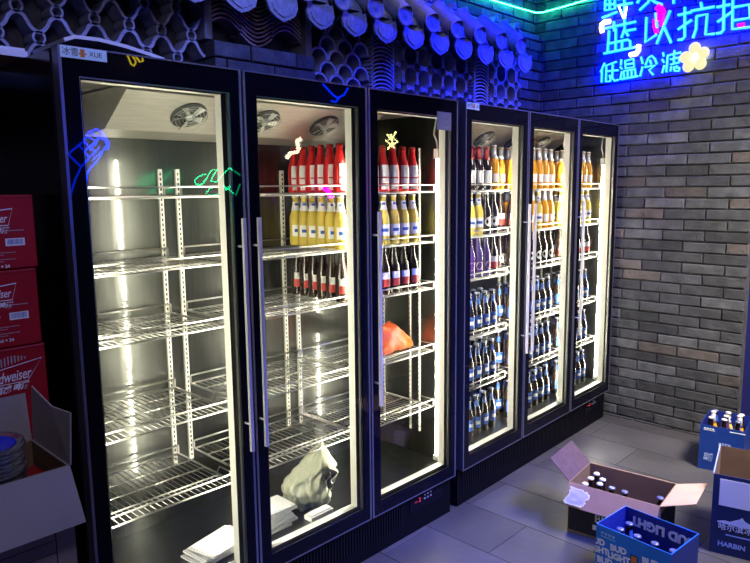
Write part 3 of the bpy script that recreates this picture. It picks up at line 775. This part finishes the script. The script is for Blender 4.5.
# crumpled bag: a lathe-like skin of folds leaning to the right corner, pulled up to a tip
bg = MB(); base = Vector((0, 0, 0))
NA, NZ = 96, 44; rows = []
def bagpt(a, t, o=1.0):
    rad = 0.108*(math.sin(PI*min(1, 0.24+0.60*t))**0.6)*(1 if t < 0.55 else 1-((t-0.55)/0.45)**1.2*0.90)
    cx = 0.010*t+0.11*max(0, t-0.45)
    v = (math.cos(a), math.sin(a))
    n1 = tex_noise((v[0]*1.2, v[1]*1.2, t*1.6), 1.7, 2)*0.40
    n2 = abs(tex_noise((v[0]*1.7, v[1]*1.7, t*2.2), 2.0, 5))*0.40-0.10
    n3 = abs(tex_noise((v[0]*2.6+t*2, v[1]*2.6, t*3), 2.0, 8))*0.14-0.04
    lump = 0.16*math.exp(-((a-3.9)**2)*1.5-((t-0.35)**2)*14)
    rr = rad*(1+n1+n2+n3+lump)*o
    return Vector((cx+rr*1.02*v[0], rr*0.80*v[1], 0.25*t*(1+0.10*tex_noise((v[0], v[1], 0), 1.5, 9))+0.0))
for i in range(NZ+1):
    rows.append([bg.bm.verts.new(bagpt(2*PI*j/NA, i/NZ)) for j in range(NA)])
for A, B in zip(rows, rows[1:]):
    for j in range(NA):
        f_ = bg.fv([A[j], A[(j+1) % NA], B[(j+1) % NA], B[j]]); f_.smooth = True
bg.fv(rows[0][::-1]); bg.fv(rows[-1])
bag = bg.build('plastic_bag', mBagW, loc=(1.010, 0.205, Z0+0.002))
tag(bag, 'crumpled pale plastic bag with a black printed patch on the second cooler floor', 'bag')
b = MB()
for (x, y, z, r) in ((-0.045, 0.0, 0.052, 0.048), (0.045, -0.01, 0.050, 0.048), (0.01, 0.03, 0.115, 0.044)):
    b.lathe([(r*math.sin(PI*i/10)+0.0005, z-r*math.cos(PI*i/10)*0.95) for i in range(11)], 18, (x, y, 0))
b.build('melon', mMelon, bag)
# printed patch following the bag's front right
bp = MB(); pts = []
ca, ct = 2*PI-1.25, 0.45; G = []
for i in range(9):
    rr_ = i/8; row = []
    for j in range(24):
        q = 2*PI*j/24; row.append(bp.bm.verts.new(bagpt(ca+0.50*rr_*math.cos(q)-0.12*rr_*math.sin(q), ct+0.20*rr_*math.sin(q)-0.10*rr_*math.cos(q), 1.025)))
    G.append(row)
for A, B in zip(G, G[1:]):
    for j in range(24): bp.fv([A[j], A[(j+1) % 24], B[(j+1) % 24], B[j]])
bp.build('printed_patch', mBlackInk, bag, norm=False)
bp = MB()
for c_, r_, a0, a1 in ((ca, 0.05, -2.2, 2.2), (ca+.12, 0.09, -1.2, 1.2), (ca-.12, 0.09, 2.0, 4.3)):
    bp.tube([bagpt(c_+0.9*r_*math.cos(a0+(a1-a0)*i/10), 0.45+r_*math.sin(a0+(a1-a0)*i/10), 1.045) for i in range(11)], 0.0018, 5)
bp.build('printed_mark', mWhiteInk, bag)
# orange net bag lying on the fourth shelf behind the third door
mOr = mat('orange net bag', (0.86, 0.13, 0.02), 0.35, noise=0.35, nscale=14, bump=0.5, bscale=34, subs=0.15)
ob = MB(); rows = []
NA, NZ = 44, 20
for i in range(NZ+1):
    t = i/NZ; x = -0.16+0.33*t; R_ = (math.sin(PI*min(1, max(0.02, t*0.93+0.05)))**0.55)*(0.092-0.045*t); row = []
    for j in range(NA):
        a = 2*PI*j/NA; nz = 1+0.30*tex_noise((t*3, math.cos(a), math.sin(a)), 2.0, 4)+0.30*abs(tex_noise((t*5, 2*math.cos(a), 2*math.sin(a)), 2.2, 6))-0.06
        row.append(ob.bm.verts.new((x, 0.9*R_*nz*math.cos(a), max(0.004, R_*0.92+R_*nz*math.sin(a)))))
    rows.append(row)
for A, B in zip(rows, rows[1:]):
    for j in range(NA): f_ = ob.fv([A[j], A[(j+1) % NA], B[(j+1) % NA], B[j]]); f_.smooth = True
ob.fv(rows[0][::-1]); ob.fv(rows[-1])
o = ob.build('produce_bag', mOr, loc=(1.535, 0.225, ZS[3]+0.006)); tag(o, 'bright orange crumpled produce bag on the fourth shelf behind the third door', 'bag')
# white foam trays: two stacks and one small slab
mFoam = mat('white foam board', (0.86, 0.86, 0.88), 0.55)
def foam(name, x, y, z, lx, ly, rz, label, group=None, h=0.012):
    b = MB(); b.box(-lx/2, lx/2, -ly/2, ly/2, 0, h*0.75); b.box(-lx/2+0.006, lx/2-0.006, -ly/2+0.006, ly/2-0.006, h*0.75, h)
    o = b.build(name, mFoam, loc=(x, y, z)); o.rotation_euler = (0, 0, rz); return tag(o, label, 'tray', group)
for i in range(6):
    foam('foam_tray', 0.500+0.014*((i*2) % 3), 0.165-0.006*i, Z0+0.001+i*0.0090, 0.19, 0.13, 0.10+0.06*(i % 3), 'white foam tray on the floor behind the first door, %s from the bottom' % ORD[i], 'foam trays behind the first door', 0.0088)
for i in range(7):
    foam('foam_tray', 0.73+0.010*((i*3) % 4), 0.165, Z0+0.001+i*0.0122, 0.20, 0.12, 0.0+0.03*(i % 2), 'white foam tray left of the plastic bag, %s from the bottom' % ORD[i], 'foam trays beside the plastic bag')
foam('foam_slab', 0.955, 0.085, Z0+0.001, 0.12, 0.045, 0.0, 'short white foam slab lying in front of the crumpled plastic bag', None, 0.024)

# white lids lying on top of the cooler
b = MB(); P = []
for i in range(13):
    t = i/12; P.append((0.02+0.31*t, 0.04+0.10*t+0.05*t*t*0, 0.0))
b.strip([(0.0, 0.022), (0.03, 0.034), (0.10, 0.036), (0.18, 0.028), (0.25, 0.016), (0.30, 0.006)], 0.010, 0.24)
o = b.build('foam_sheet', mat('white foam lid', (0.8, 0.8, 0.84), .5), loc=(0.045, 0.05, 2.0025)); tag(o, 'white curled foam sheet lying on the cooler top right behind the brand sticker', 'sheet')
b = MB(); b.box(-0.34, 0.02, 0.0, 0.30, 0, 0.018); b.box(-0.335, 0.015, 0.005, 0.295, 0.018, 0.026)
o = b.build('foam_board', MAT['white foam lid'], loc=(0.0, 0.26, 2.0015)); tag(o, 'pale flat foam board overhanging the left end of the cooler top', 'board')

# ------------------------------------------------------------------ red cartons left of the cooler
def red_carton(z0, h, big, xo, label):
    t = empty('beer_carton', (-0.27+xo, 0.05, z0)); tag(t, label, 'carton', 'red beer cartons')
    b = MB(); W2 = 0.2; b.cham(-W2, W2, 0, 0.34, 0.001, h-0.002, 0.003); b.build('carton_body', mRed, t)
    b = MB(); b.box(-W2+0.002, W2-0.002, -0.0006, 0.0002, h-0.010, h-0.0085); b.build('seam', mat('dark red fold', (.12, .004, .006), .6), t)
    yy = -0.0012
    M0 = lambda x, z: textM((x, yy, z), (1, 0, 0), (0, 0, 1))
    b = MB()
    if not big:
        zc = h-0.06
        P = [(W2-0.055, zc+0.022), (W2-0.068, zc-0.022), (-W2+0.10, zc-0.022), (-W2+0.06, zc+0.022), (-0.03, zc+0.004)]
        P = P[:1]+P[1:4]+[(-0.03, zc+0.002)]
        b.tube([(x, yy, z) for x, z in P], 0.0016, 4, closed=True)
        b.build('bow_tie_outline', mWhiteInk, t)
        b = MB(); b.addmesh(text_mesh('Budweiser', 0.032, 0.0002, shear=0.35, bold=0.0003, sx=0.62), M0(0.086, zc-0.004)); b.build('lettering', mWhiteInk, t)
        b = MB(); b.addmesh(text_mesh('百威啤酒', 0.018, 0.0002, shear=0.3, bold=0.0005), M0(0.095, zc-0.036)); b.build('lettering', mWhiteInk, t)
        zb = h-0.125
        b = MB(); b.box(W2-0.078, W2-0.030, yy, 0, zb-0.012, zb+0.008); bc = b.build('barcode', mWhiteInk, t)
        b = MB(); x = W2-0.074
        while x < W2-0.034:
            w = random.choice([0.0010, 0.0018]); b.box(x, x+w, yy-0.0005, yy, zb-0.008, zb+0.006); x += w+random.choice([0.0014, 0.002])
        b.build('bars', mBlueInk, bc)
        b = MB()
        for i, (xa, xb) in enumerate(((-0.12, 0.17), (-0.12, 0.10))): b.box(xa, xb, yy, 0, zb+0.028-0.006*i, zb+0.030-0.006*i)
        for i in range(5): b.box(-0.10, 0.145-0.03*(i % 3), yy, 0, zb-0.030-0.006*i, zb-0.0285-0.006*i)
        b.box(0.06, 0.092, yy, 0, zb-0.050, zb-0.024); b.box(0.075, 0.10, yy, 0, zb-0.002, zb+0.002)
        b.build('fine_print', mGreyInk, t)
        b = MB(); b.addmesh(text_mesh('500ml × 24', 0.012, 0.0002, bold=0.0003), M0(0.10, zb-0.066)); b.build('lettering', mWhiteInk, t)
    else:
        zc = h-0.075; xe = W2-0.012
        P = [(xe, zc+0.034), (xe-0.040, zc-0.024), (-W2+0.05, zc-0.026), (-W2+0.01, zc+0.034), (-0.01, zc+0.004)]
        b.tube([(x, yy, z) for x, z in P], 0.0013, 4, closed=True); b.build('bow_tie_outline', mWhiteInk, t)
        b = MB(); b.addmesh(text_mesh('Budweiser', 0.042, 0.0002, shear=0.35, bold=0.0004, sx=0.62), textM((0.100, yy, zc-0.006), (1, 0, 0.05), (-0.05, 0, 1))); b.build('lettering', mWhiteInk, t)
        b = MB()
        for i in range(9):
            x = 0.075+0.0085*i; b.box(x, x+0.0035, yy, 0, zc+0.022+0.002*i, zc+0.052-0.0005*(i-4)**2)
        b.build('crown_rays', mGreyInk, t)
        b = MB(); b.addmesh(text_mesh('百威 啤酒', 0.020, 0.0002, shear=0.3, bold=0.0008), textM((0.105, yy, zc-0.039), (1, 0, 0.05), (-0.05, 0, 1))); b.build('lettering', mWhiteInk, t)
    return t
hh = [0.235, 0.2349, 0.237, 0.24, 0.212, 0.204+0.237-0.237+0.0]
zt = 0.0
H6 = [0.235, 0.235, 0.235, 0.235, 0.250, 0.212, 0.200]
tot = sum(H6); zcur = 1.602-tot
H6[0] += zcur; zcur = 0.0
RL = ['red beer carton at the very bottom of the stack left of the cooler', 'red beer carton second from the bottom of the left stack', 'red beer carton third from the bottom of the left stack',
      'red beer carton behind the brown carton of plates, fourth from the bottom', 'red beer carton with large script logo behind the brown carton of plates',
      'red beer carton with barcode, second from the top of the left stack', 'red beer carton with barcode, topmost of the left stack']
for i, h in enumerate(H6):
    red_carton(zcur, h, i <= 4, 0.0 if i < 5 else (-0.006 if i == 5 else -0.0), RL[i]); zcur += h+0.0003

# ------------------------------------------------------------------ open cartons
def card(b, pts, th, mi=0):
    # a flat card panel with thickness along its normal
    P = [Vector(p) for p in pts]; n = (P[1]-P[0]).cross(P[2]-P[0]).normalized()*th
    b.m(mi).prism(P, n)
def open_carton(name, loc, rz, lx, ly, h, flaps, m_out, m_in, label, cat='carton', m_flap=None, th=0.004):
    """body with floor at local origin, x along its long front; flaps: dict side -> (length, angle up from horizontal, splay)"""
    t = empty(name, loc, rz); tag(t, label, cat)
    b = MB(); b.m(0)
    b.box(0, lx, 0, th, 0, h); b.box(0, lx, ly-th, ly, 0, h); b.box(0, th, th, ly-th, 0, h); b.box(lx-th, lx, th, ly-th, 0, h)
    b.box(th, lx-th, th, ly-th, 0, th)
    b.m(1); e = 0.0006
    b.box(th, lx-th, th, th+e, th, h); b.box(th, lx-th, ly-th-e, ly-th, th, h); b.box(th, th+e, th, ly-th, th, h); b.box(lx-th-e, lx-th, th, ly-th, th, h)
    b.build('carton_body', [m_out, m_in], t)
    for side, (L, ang, sp, mi_) in flaps.items():
        a = math.radians(ang); c, s_ = math.cos(a)*L, math.sin(a)*L
        if side == 'front': q = [(0.002, 0, h), (lx-0.002, 0, h), (lx-0.002+sp, -c, h+s_), (0.002-sp, -c, h+s_)]
        if side == 'back': q = [(0.002, ly, h), (lx-0.002, ly, h), (lx-0.002+sp, ly+c, h+s_), (0.002-sp, ly+c, h+s_)]
        if side == 'left': q = [(0, 0.002, h), (0, ly-0.002, h), (-c, ly-0.002+sp, h+s_), (-c, 0.002-sp, h+s_)]
        if side == 'right': q = [(lx, 0.002, h), (lx, ly-0.002, h), (lx+c, ly-0.002+sp, h+s_), (lx+c, 0.002-sp, h+s_)]
        b = MB(); card(b, q, 0.003); o = b.build('flap', mi_, t)
    return t
# brown open beer carton. Local x runs along the long side, from its left end (near the cooler) to the right
RB = -1.462
bx = open_carton('open_beer_carton', (2.003, -0.482, 0.0), RB, 0.408, 0.275, 0.24,
    {}, mCard, mCardIn, 'open brown beer carton with spread flaps on the floor in front of the far cooler')
# local frame: x' = along (0.031,-0.407); y' = +90deg of it = roughly +X world (back side)
def flap_o(parent, q, m, th=0.003, mats=None):
    b = MB(); card(b, q, th); return b.build('flap', m, parent)
hB = 0.24
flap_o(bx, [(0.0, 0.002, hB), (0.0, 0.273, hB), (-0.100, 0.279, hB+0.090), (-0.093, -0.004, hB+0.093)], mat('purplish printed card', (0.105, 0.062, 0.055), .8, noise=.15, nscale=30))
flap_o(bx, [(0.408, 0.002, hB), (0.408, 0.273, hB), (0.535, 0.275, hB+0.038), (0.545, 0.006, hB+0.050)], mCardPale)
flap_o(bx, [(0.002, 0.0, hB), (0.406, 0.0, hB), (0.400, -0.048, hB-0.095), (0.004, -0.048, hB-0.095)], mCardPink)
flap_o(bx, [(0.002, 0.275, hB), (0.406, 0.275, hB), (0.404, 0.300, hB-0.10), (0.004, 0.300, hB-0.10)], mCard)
b = MB(); b.box(0.004, 0.404, -0.0014, 0, 0.010, 0.135); b.box(0.4081, 0.4092, 0.01, 0.265, 0.010, 0.20); pn = b.build('printed_panel', mBlackInk, bx)
b = MB(); b.addmesh(text_mesh('BL', 0.052, 0.0003, bold=0.001), textM((0.155, -0.0018, 0.098), (1, 0, 0), (0, 0, 1))); b.build('lettering', mat('cream ink', (.72, .66, .5), .6), pn)
b = MB(); b.box(0.120, 0.200, -0.0022, -0.0014, 0.043, 0.066); lb = b.build('white_banner', mWhiteInk, pn)
b = MB(); b.addmesh(text_mesh('BEER', 0.018, 0.0003, bold=0.0006), textM((0.158, -0.0026, 0.054), (1, 0, 0), (0, 0, 1))); b.build('lettering', mBlackInk, lb)
cBr, sBr = math.cos(RB), math.sin(RB)
def locX(x, y): return (2.005+x*cBr-y*sBr, -0.488+x*sBr+y*cBr)
n_ = 0
spots = [(0.055, 0.20, 'w'), (0.100, 0.155, 'w'), (0.050, 0.135, 'w'), (0.105, 0.100, 'w'), (0.05, 0.06, 'w'), (0.165, 0.09, 's'), (0.225, 0.085, 's'), (0.370, 0.12, 's')]
WL = ['farthest back of the white-capped cluster', 'at the right of the white-capped cluster', 'in the middle of the white-capped cluster', 'just behind the near side', 'at the near left corner', 'beside the white-capped cluster', 'midway along the near side', 'near the right flap']
for qi, (x, y, k) in enumerate(spots):
    X, Y = locX(x, y)
    o = put('dark' if k == 'w' else 'blue', X, Y, 0.005, ('dark bottle in the open brown carton, ' if k == 'w' else 'blue-necked bottle in the open brown carton, ')+WL[qi],
        'white capped bottles in the brown carton' if k == 'w' else 'blue-necked bottles in the brown carton')
# crumpled white paper on the front flap
pp = MB(); N = 12; V = {}
for i in range(N+1):
    for j in range(N+1):
        u, v = i/N, j/N
        xx = 0.008+0.095*u+0.010*math.sin(5*v); tt = 0.22+0.75*v
        z_ = hB-0.095*tt*1.0+0.012+0.004*tex_noise((u*4, v*4, 0), 1.3, 3); y_ = -0.048*tt-0.013-0.004*tex_noise((u*4, v*4, 1), 1.5, 6)
        V[i, j] = pp.bm.verts.new((xx-0.03*(1-v)*0, y_, z_))
for i in range(N):
    for j in range(N):
        if (i in (0, N-1) and j in (0, 1, N-1)) or (i >= N-3 and j == 0) or (i == N-1 and j in (6, 7)): continue
        f_ = pp.fv([V[i, j], V[i+1, j], V[i+1, j+1], V[i, j+1]]); 
        if f_: f_.smooth = True
for v in [v for v in pp.bm.verts if not v.link_faces]: pp.bm.verts.remove(v)
bmesh.ops.solidify(pp.bm, geom=list(pp.bm.faces), thickness=0.0012)
o = pp.build('paper_scrap', mat('torn white paper', (.88, .88, .9), .7), loc=(2.003, -0.482, 0)); o.rotation_euler = (0, 0, RB); tag(o, 'torn white paper scrap lying on the near flap of the open brown carton', 'paper')

# blue printed twelve-bottle carton in front
def rotz(v): return v
bz = 0.27
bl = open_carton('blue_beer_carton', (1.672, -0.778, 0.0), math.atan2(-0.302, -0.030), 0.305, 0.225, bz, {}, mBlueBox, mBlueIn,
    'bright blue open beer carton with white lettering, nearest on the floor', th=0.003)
aB = math.atan2(-0.302, -0.030)
def locC(x, y): return (1.672+x*math.cos(aB)-y*math.sin(aB), -0.778+x*math.sin(aB)+y*math.cos(aB))
def ft(o_, txt, size, x, z, rot=0.0, m=None, y=-0.0012, bold=0.0012, name='lettering', clip=0.305):
    b = MB(); c, s_ = math.cos(rot), math.sin(rot)
    b.addmesh(text_mesh(txt, size, 0.0003, bold=bold), textM((x, y, z), (c, 0, s_), (-s_, 0, c)))
    for px_, nx_ in ((0.0015, -1), (clip-0.0015, 1)):
        bmesh.ops.bisect_plane(b.bm, geom=b.bm.verts[:]+b.bm.edges[:]+b.bm.faces[:], plane_co=(px_, 0, 0), plane_no=(nx_, 0, 0), clear_outer=True)
    return b.build(name, m or mWhiteInk, o_)
for (x, z) in ((0.008, 0.180), (0.100, 0.182), (0.232, 0.186), (0.045, 0.110), (0.27, 0.120), (0.005, 0.045), (0.225, 0.055), (0.10, 0.045)):
    ft(bl, 'BUD\nLIGHT', 0.034, x, z, 0.10, bold=0.0018)
ft(bl, '▯▯▯▯', 0.014, 0.05, 0.238, 0, mGreyInk, bold=0.0002) if False else None
b = MB()
for i in range(4): b.box(0.022+0.016*i, 0.032+0.016*i, -0.001, 0, 0.236, 0.246)
b.box(0.022, 0.085, -0.001, 0, 0.226, 0.229); b.build('fine_print', mat('pale cyan ink', (.3, .55, .75), .6), bl)
# printed bottle picture on the front
b = MB(); b.m(0).box(0.148, 0.180, -0.001, 0, 0.02, 0.205); b.m(1).box(0.153, 0.175, -0.0016, -0.001, 0.165, 0.200); b.m(1).box(0.156, 0.172, -0.0016, -0.001, 0.06, 0.165); b.m(2).box(0.153, 0.175, -0.0021, -0.0016, 0.155, 0.168)
b.build('printed_bottle', [mNavyBox, mOrangeInk, mWhiteInk], bl)
b = MB(); b.addmesh(text_mesh('BUD LIGHT', 0.052, 0.0003, bold=0.003), textM((0.160, 0.2215-0.0010, 0.222), (-1, 0, 0), (0, 0, -1))); 
for v in b.bm.verts: pass
b.build('lettering', mWhiteInk, bl)
b = MB(); b.box(0.3052, 0.3062, 0.001, 0.224, 0.001, bz-0.002); b.build('end_panel', mNavyBox, bl)
k = 0
for i in range(4):
    for j in range(2 if i > 0 else 3):
        X, Y = locC(0.042+0.073*i, 0.042+0.070*j)
        put('blue', X, Y, 0.004, 'blue-labelled bottle in the nearest blue carton, %s along, %s row' % (ORD[i], ('near', 'middle', 'far')[j]), 'bottles in the nearest blue carton')

# blue carton by the wall with bottles sticking out
wc = open_carton('blue_beer_carton', (3.150, -0.686, 0.0), -1.43, 0.225, 0.30, 0.262, {}, mBlueDeep, mBlueIn,
    'deep blue open beer carton against the brick wall with bottle necks sticking out', th=0.003)
def locW(x, y): a = -1.43; return (3.150+x*math.cos(a)-y*math.sin(a), -0.686+x*math.sin(a)+y*math.cos(a))
b = MB()
for i in range(4): b.box(0.020+0.014*i, 0.030+0.014*i, -0.001, 0, 0.240, 0.247)
b.box(0.018, 0.078, -0.001, 0, 0.233, 0.236); b.box(0.150, 0.230, -0.001, 0, 0.243, 0.248); b.build('fine_print', mWhiteInk, wc)
ft(wc, '百威\n啤酒', 0.024, 0.050, 0.075, 0.0, mat('pale blue ink', (.35, .45, .75), .6), bold=0.0006)
ft(wc, 'BEER', 0.030, 0.13, 0.16, 0.0, MAT['pale blue ink'], bold=0.0006)
kinds = ['dark', 'amber', 'blue', 'dark', 'purple', 'yellow', 'blue', 'amber', 'dark']
for i in range(3):
    for j in range(3):
        X, Y = locW(0.045+0.068*i, 0.055+0.072*j); kd = kinds[(i*3+j)]
        o = put(kd, X, Y, 0.0755, 'bottle sticking out of the carton by the brick wall, %s along, %s row' % (ORD[i], ('near', 'middle', 'far')[j]), 'bottles in the carton by the wall', rz=0.3*i)
# spacer tray under those bottles
b = MB(); b.box(0.006, 0.219, 0.006, 0.294, 0.0035, 0.075); b.build('inner_tray', mCardIn, wc)

# tall navy carton with the snowy mountain print
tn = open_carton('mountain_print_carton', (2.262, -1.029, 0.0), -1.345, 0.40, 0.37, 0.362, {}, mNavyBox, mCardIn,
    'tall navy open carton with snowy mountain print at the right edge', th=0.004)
flap_o(tn, [(0.0, 0.0, 0.362), (0.0, 0.37, 0.362), (-0.003, 0.37, 0.368), (-0.003, 0.0, 0.368)], mat('pale blue card edge', (.45, .5, .75), .7), 0.002)
b = MB()
for i, z in enumerate((0.06, 0.10, 0.14)): pass
mt = [(0.035, 0.150), (0.075, 0.158), (0.10, 0.156), (0.155, 0.178), (0.165, 0.186), (0.18, 0.172), (0.215, 0.160), (0.235, 0.163), (0.28, 0.138), (0.16, 0.140), (0.035, 0.146)]
b.prism([(x*0.72, -0.0012, z) for x, z in mt], (0, 0.0012, 0)); b.build('mountain_print', mat('snow white ink', (.55, .6, .78), .6), tn)
b = MB(); b.box(0.024, 0.198, -0.0014, 0, 0.112, 0.142); bn = b.build('name_banner', mBlackInk, tn)
b = MB(); b.addmesh(text_mesh('哈尔滨冰纯', 0.033, 0.0003, bold=0.0004), textM((0.111, -0.0018, 0.127), (1, 0, 0), (0, 0, 1))); b.build('lettering', mat('snow white ink', (0, 0, 0)), bn)
b = MB(); b.box(0.06, 0.16, -0.0012, 0, 0.092, 0.097); b.build('fine_print', MAT['pale blue ink'], tn)
ft(tn, 'HARBIN', 0.030, 0.085, 0.048, 0.0, MAT['pale blue ink'], bold=0.0010, clip=0.40)
b = MB(); b.prism([(x, -0.0006, z) for x, z in ((0.20, 0.0), (0.26, 0.10), (0.24, 0.25), (0.30, 0.28), (0.396, 0.30), (0.396, 0.004))], (0, 0.0006, 0)); b.build('pale_sky_print', mat('lighter blue print', (.03, .13, .42), .45), tn)
b = MB(); b.box(0.026, 0.145, -0.0016, 0, 0.225, 0.345); sh_ = b.build('paper_sheet', mPaper, tn); sh_['label'] = 'blank white paper sheet'

# ------------------------------------------------------------------ brown carton of plates at the lower left
lo = open_carton('open_carton', (-0.634, -0.35, 0.62), 0.0, 0.46, 0.235, 0.359, {}, mCardGrey, mCardIn,
    'open greyish brown carton holding metal plates at the lower left', th=0.005)
flap_o(lo, [(-0.0, 0.0, 0.359), (0.46, 0.0, 0.359), (0.466, -0.055, 0.236), (-0.018, -0.055, 0.236)], mat('pale outside of carton flap', (.40, .38, .38), .8, noise=.05, nscale=12), 0.004)
flap_o(lo, [(0.46, 0.0, 0.359), (0.46, 0.235, 0.359), (0.466, 0.235, 0.500), (0.470, 0.12, 0.472), (0.476, 0.02, 0.476)], mCardGrey, 0.004)
flap_o(lo, [(0.0, 0.235, 0.359), (0.456, 0.235, 0.359), (0.458, 0.262, 0.478), (0.01, 0.262, 0.478)], mCardGrey, 0.004)
b = MB()
for i in range(4): b.box(0.20, 0.415, -0.0008, 0, 0.22-0.03*i, 0.2215-0.03*i)
b.box(0.415, 0.417, -0.0008, 0, 0.10, 0.24); b.build('printed_line', mBlackInk, lo)
for i, z in enumerate((0.0, 0.3105)):
    o = MB(); o.cham(-0.25, 0.25, 0, 0.27, 0, 0.309, 0.003)
    o = o.build('closed_carton', mCardGrey, loc=(-0.40, -0.37, z)); tag(o, 'closed grey-brown carton under the open carton of plates, %s of the two' % ('lower' if i == 0 else 'upper'), 'carton', 'closed cartons under the plates')
    b = MB(); b.box(-0.248, 0.248, 0.10, 0.16, 0.309, 0.3096); b.build('packing_tape', mat('tan tape', (.4, .3, .18), .3), o)
# plates: a real stack from the carton floor
mPlate = mat('polished metal plate', (0.55, 0.57, 0.62), 0.14, 1.0)
pp_ = None
zb_ = 0.820
b = MB(); b.box(-0.40, -0.20, -0.33, -0.13, 0.6255, 0.819); o = b.build('folded_card_insert', mCardIn); tag(o, 'folded brown card block under the plates inside the lower left carton', 'cardboard')
for i in range(22):
    if pp_ is None:
        b = MB(); b.lathe([(0.045, 0), (0.052, 0.001), (0.074, 0.011), (0.078, 0.013), (0.078, 0.0145), (0.073, 0.0130), (0.050, 0.0030), (0.002, 0.0026)], 40)
        pp_ = o = b.build('metal_plate', mPlate)
    else: o = pp_.copy(); COL.objects.link(o)
    o.location = (-0.312+random.uniform(-.003, .003), -0.235+random.uniform(-.003, .003), zb_+i*0.0098); 
    tag(o, 'round polished metal plate in the lower left carton, %s' % ('topmost, with painted blue reflection' if i == 21 else ORD[21-i]+' from the top'), 'plate', 'metal plates in the open carton')
b = MB(); b.lathe([(0.001, 0.0036), (0.048, 0.0040), (0.062, 0.0094), (0.062, 0.0098), (0.048, 0.0046), (0.001, 0.0044)], 40); b.build('blue_reflection', mat('painted blue reflection', (0.01, 0.03, .75), .15), o)  # disc puts the top plate's blue reflection into its colour
b = MB(); 
o = MB(); rows = []
for i in range(9):
    t = i/8; row = []
    for j in range(20):
        a = 2*PI*j/20; R_ = 0.012+0.032*math.sin(PI*min(.98, max(.03, t)))
        nz = 1+0.4*tex_noise((t*3, math.cos(a), math.sin(a)), 2, 8)
        row.append(o.bm.verts.new((-0.075+0.15*t*0+R_*nz*math.cos(a)*0.8, -0.09+0.18*t-0.09*0, R_*nz*math.sin(a)+0.04)))
    rows.append(row)
for A, B in zip(rows, rows[1:]):
    for j in range(20): q = o.fv([A[j], A[(j+1) % 20], B[(j+1) % 20], B[j]]); q.smooth = True
o.fv(rows[0][::-1]); o.fv(rows[-1])
o = o.build('red_plastic_bag', mat('red plastic film', (.35, .01, .01), .3), loc=(-0.145, -0.235, 0.86)); tag(o, 'crumpled red plastic bag beside the metal plates in the lower left carton', 'bag')
b = MB(); b.cham(-0.085, 0.04, -0.10, 0.115, -0.234, 0.008, 0.003); 
o2 = b.build('cardboard_divider', mCardIn, loc=(-0.232+0.04, -0.235, 0.86)); bpy.data.objects.remove(o2)

# ------------------------------------------------------------------ neon doodles across the room (seen mirrored in the glass)
NY = 3.3
def mir(px, py):
    d = fw + ((px-375)/665.7)*rt - ((py-281.5)/665.7)*up
    t = (NY-CP.y)/d.y; p = CP + t*d; return Vector((p.x, -NY, p.z))
def doodle(name, label, L, color, estr, r=0.012):
    t = MB(); o0 = mir(*L[0][0])
    for pl in L: t.tube([mir(*q)-o0 for q in pl], r, 6)
    m = mat(name+' tube', color, .4, emit=color, estr=estr)
    o = t.build(name, m, loc=o0); tag(o, label, 'neon sign'); return o
doodle('neon_house', 'blue neon line drawing mirrored in the upper left of the first door', [[(68, 154), (85, 140), (88, 133), (96, 129), (105, 134), (107, 145), (98, 160), (88, 172), (87, 180)], [(68, 154), (81, 167), (75, 180), (70, 197)], [(81, 167), (100, 147)], [(79, 145), (90, 158)], [(84, 141), (95, 152)], [(90, 132), (105, 140)], [(86, 150), (104, 134)], [(92, 160), (108, 147)], [(88, 136), (98, 142), (90, 150)], [(101, 131), (110, 143), (108, 150)]], (0.0, 0.02, 1.0), 60, 0.007)
doodle('neon_loop', 'yellow neon double loop mirrored at the top of the first door', [[(127, 54), (131, 64), (134, 66), (136, 62), (132, 55)], [(134, 54), (140, 62), (143, 61), (142, 57), (137, 55)]], (1.0, 0.75, 0.03), 50, 0.007)
doodle('neon_cloud', 'green neon curls mirrored at the first door edge', [[(206, 174), (200, 176), (195, 180), (196, 184), (201, 185), (206, 180), (212, 170), (218, 169), (214, 175), (211, 181), (217, 182), (222, 176), (230, 168), (240, 175)], [(217, 187), (210, 188), (207, 193), (211, 196), (218, 194)], [(224, 186), (230, 190), (236, 195), (240, 184)], [(226, 190), (231, 186)]], (0.0, 0.9, 0.32), 24, 0.007)
doodle('neon_arrow', 'blue neon hooked line mirrored above the second door', [[(323, 84), (331, 93), (337, 98), (344, 95), (348, 88)], [(331, 101), (336, 102), (339, 98)]], (0.0, 0.02, 1.0), 90, 0.009)
doodle('neon_sprig', 'pale yellow neon sprig mirrored in the third door', [[(387, 134), (391, 140), (386, 140), (391, 145), (388, 149)], [(396, 132), (393, 138), (398, 141), (392, 146)], [(391, 134), (394, 148)]], (1.0, 0.95, 0.4), 22, 0.013)
doodle('neon_tap', 'white neon hook mirrored above the red bottles', [[(301, 139), (297, 141), (299, 148), (298, 152), (291, 153), (287, 158)]], (1.0, 0.9, 0.65), 24, 0.022)
doodle('neon_dot', 'magenta neon spot mirrored in front of the red bottles', [[(324, 186), (329, 192), (332, 198)]], (1.0, 0.0, 1.0), 120, 0.022)
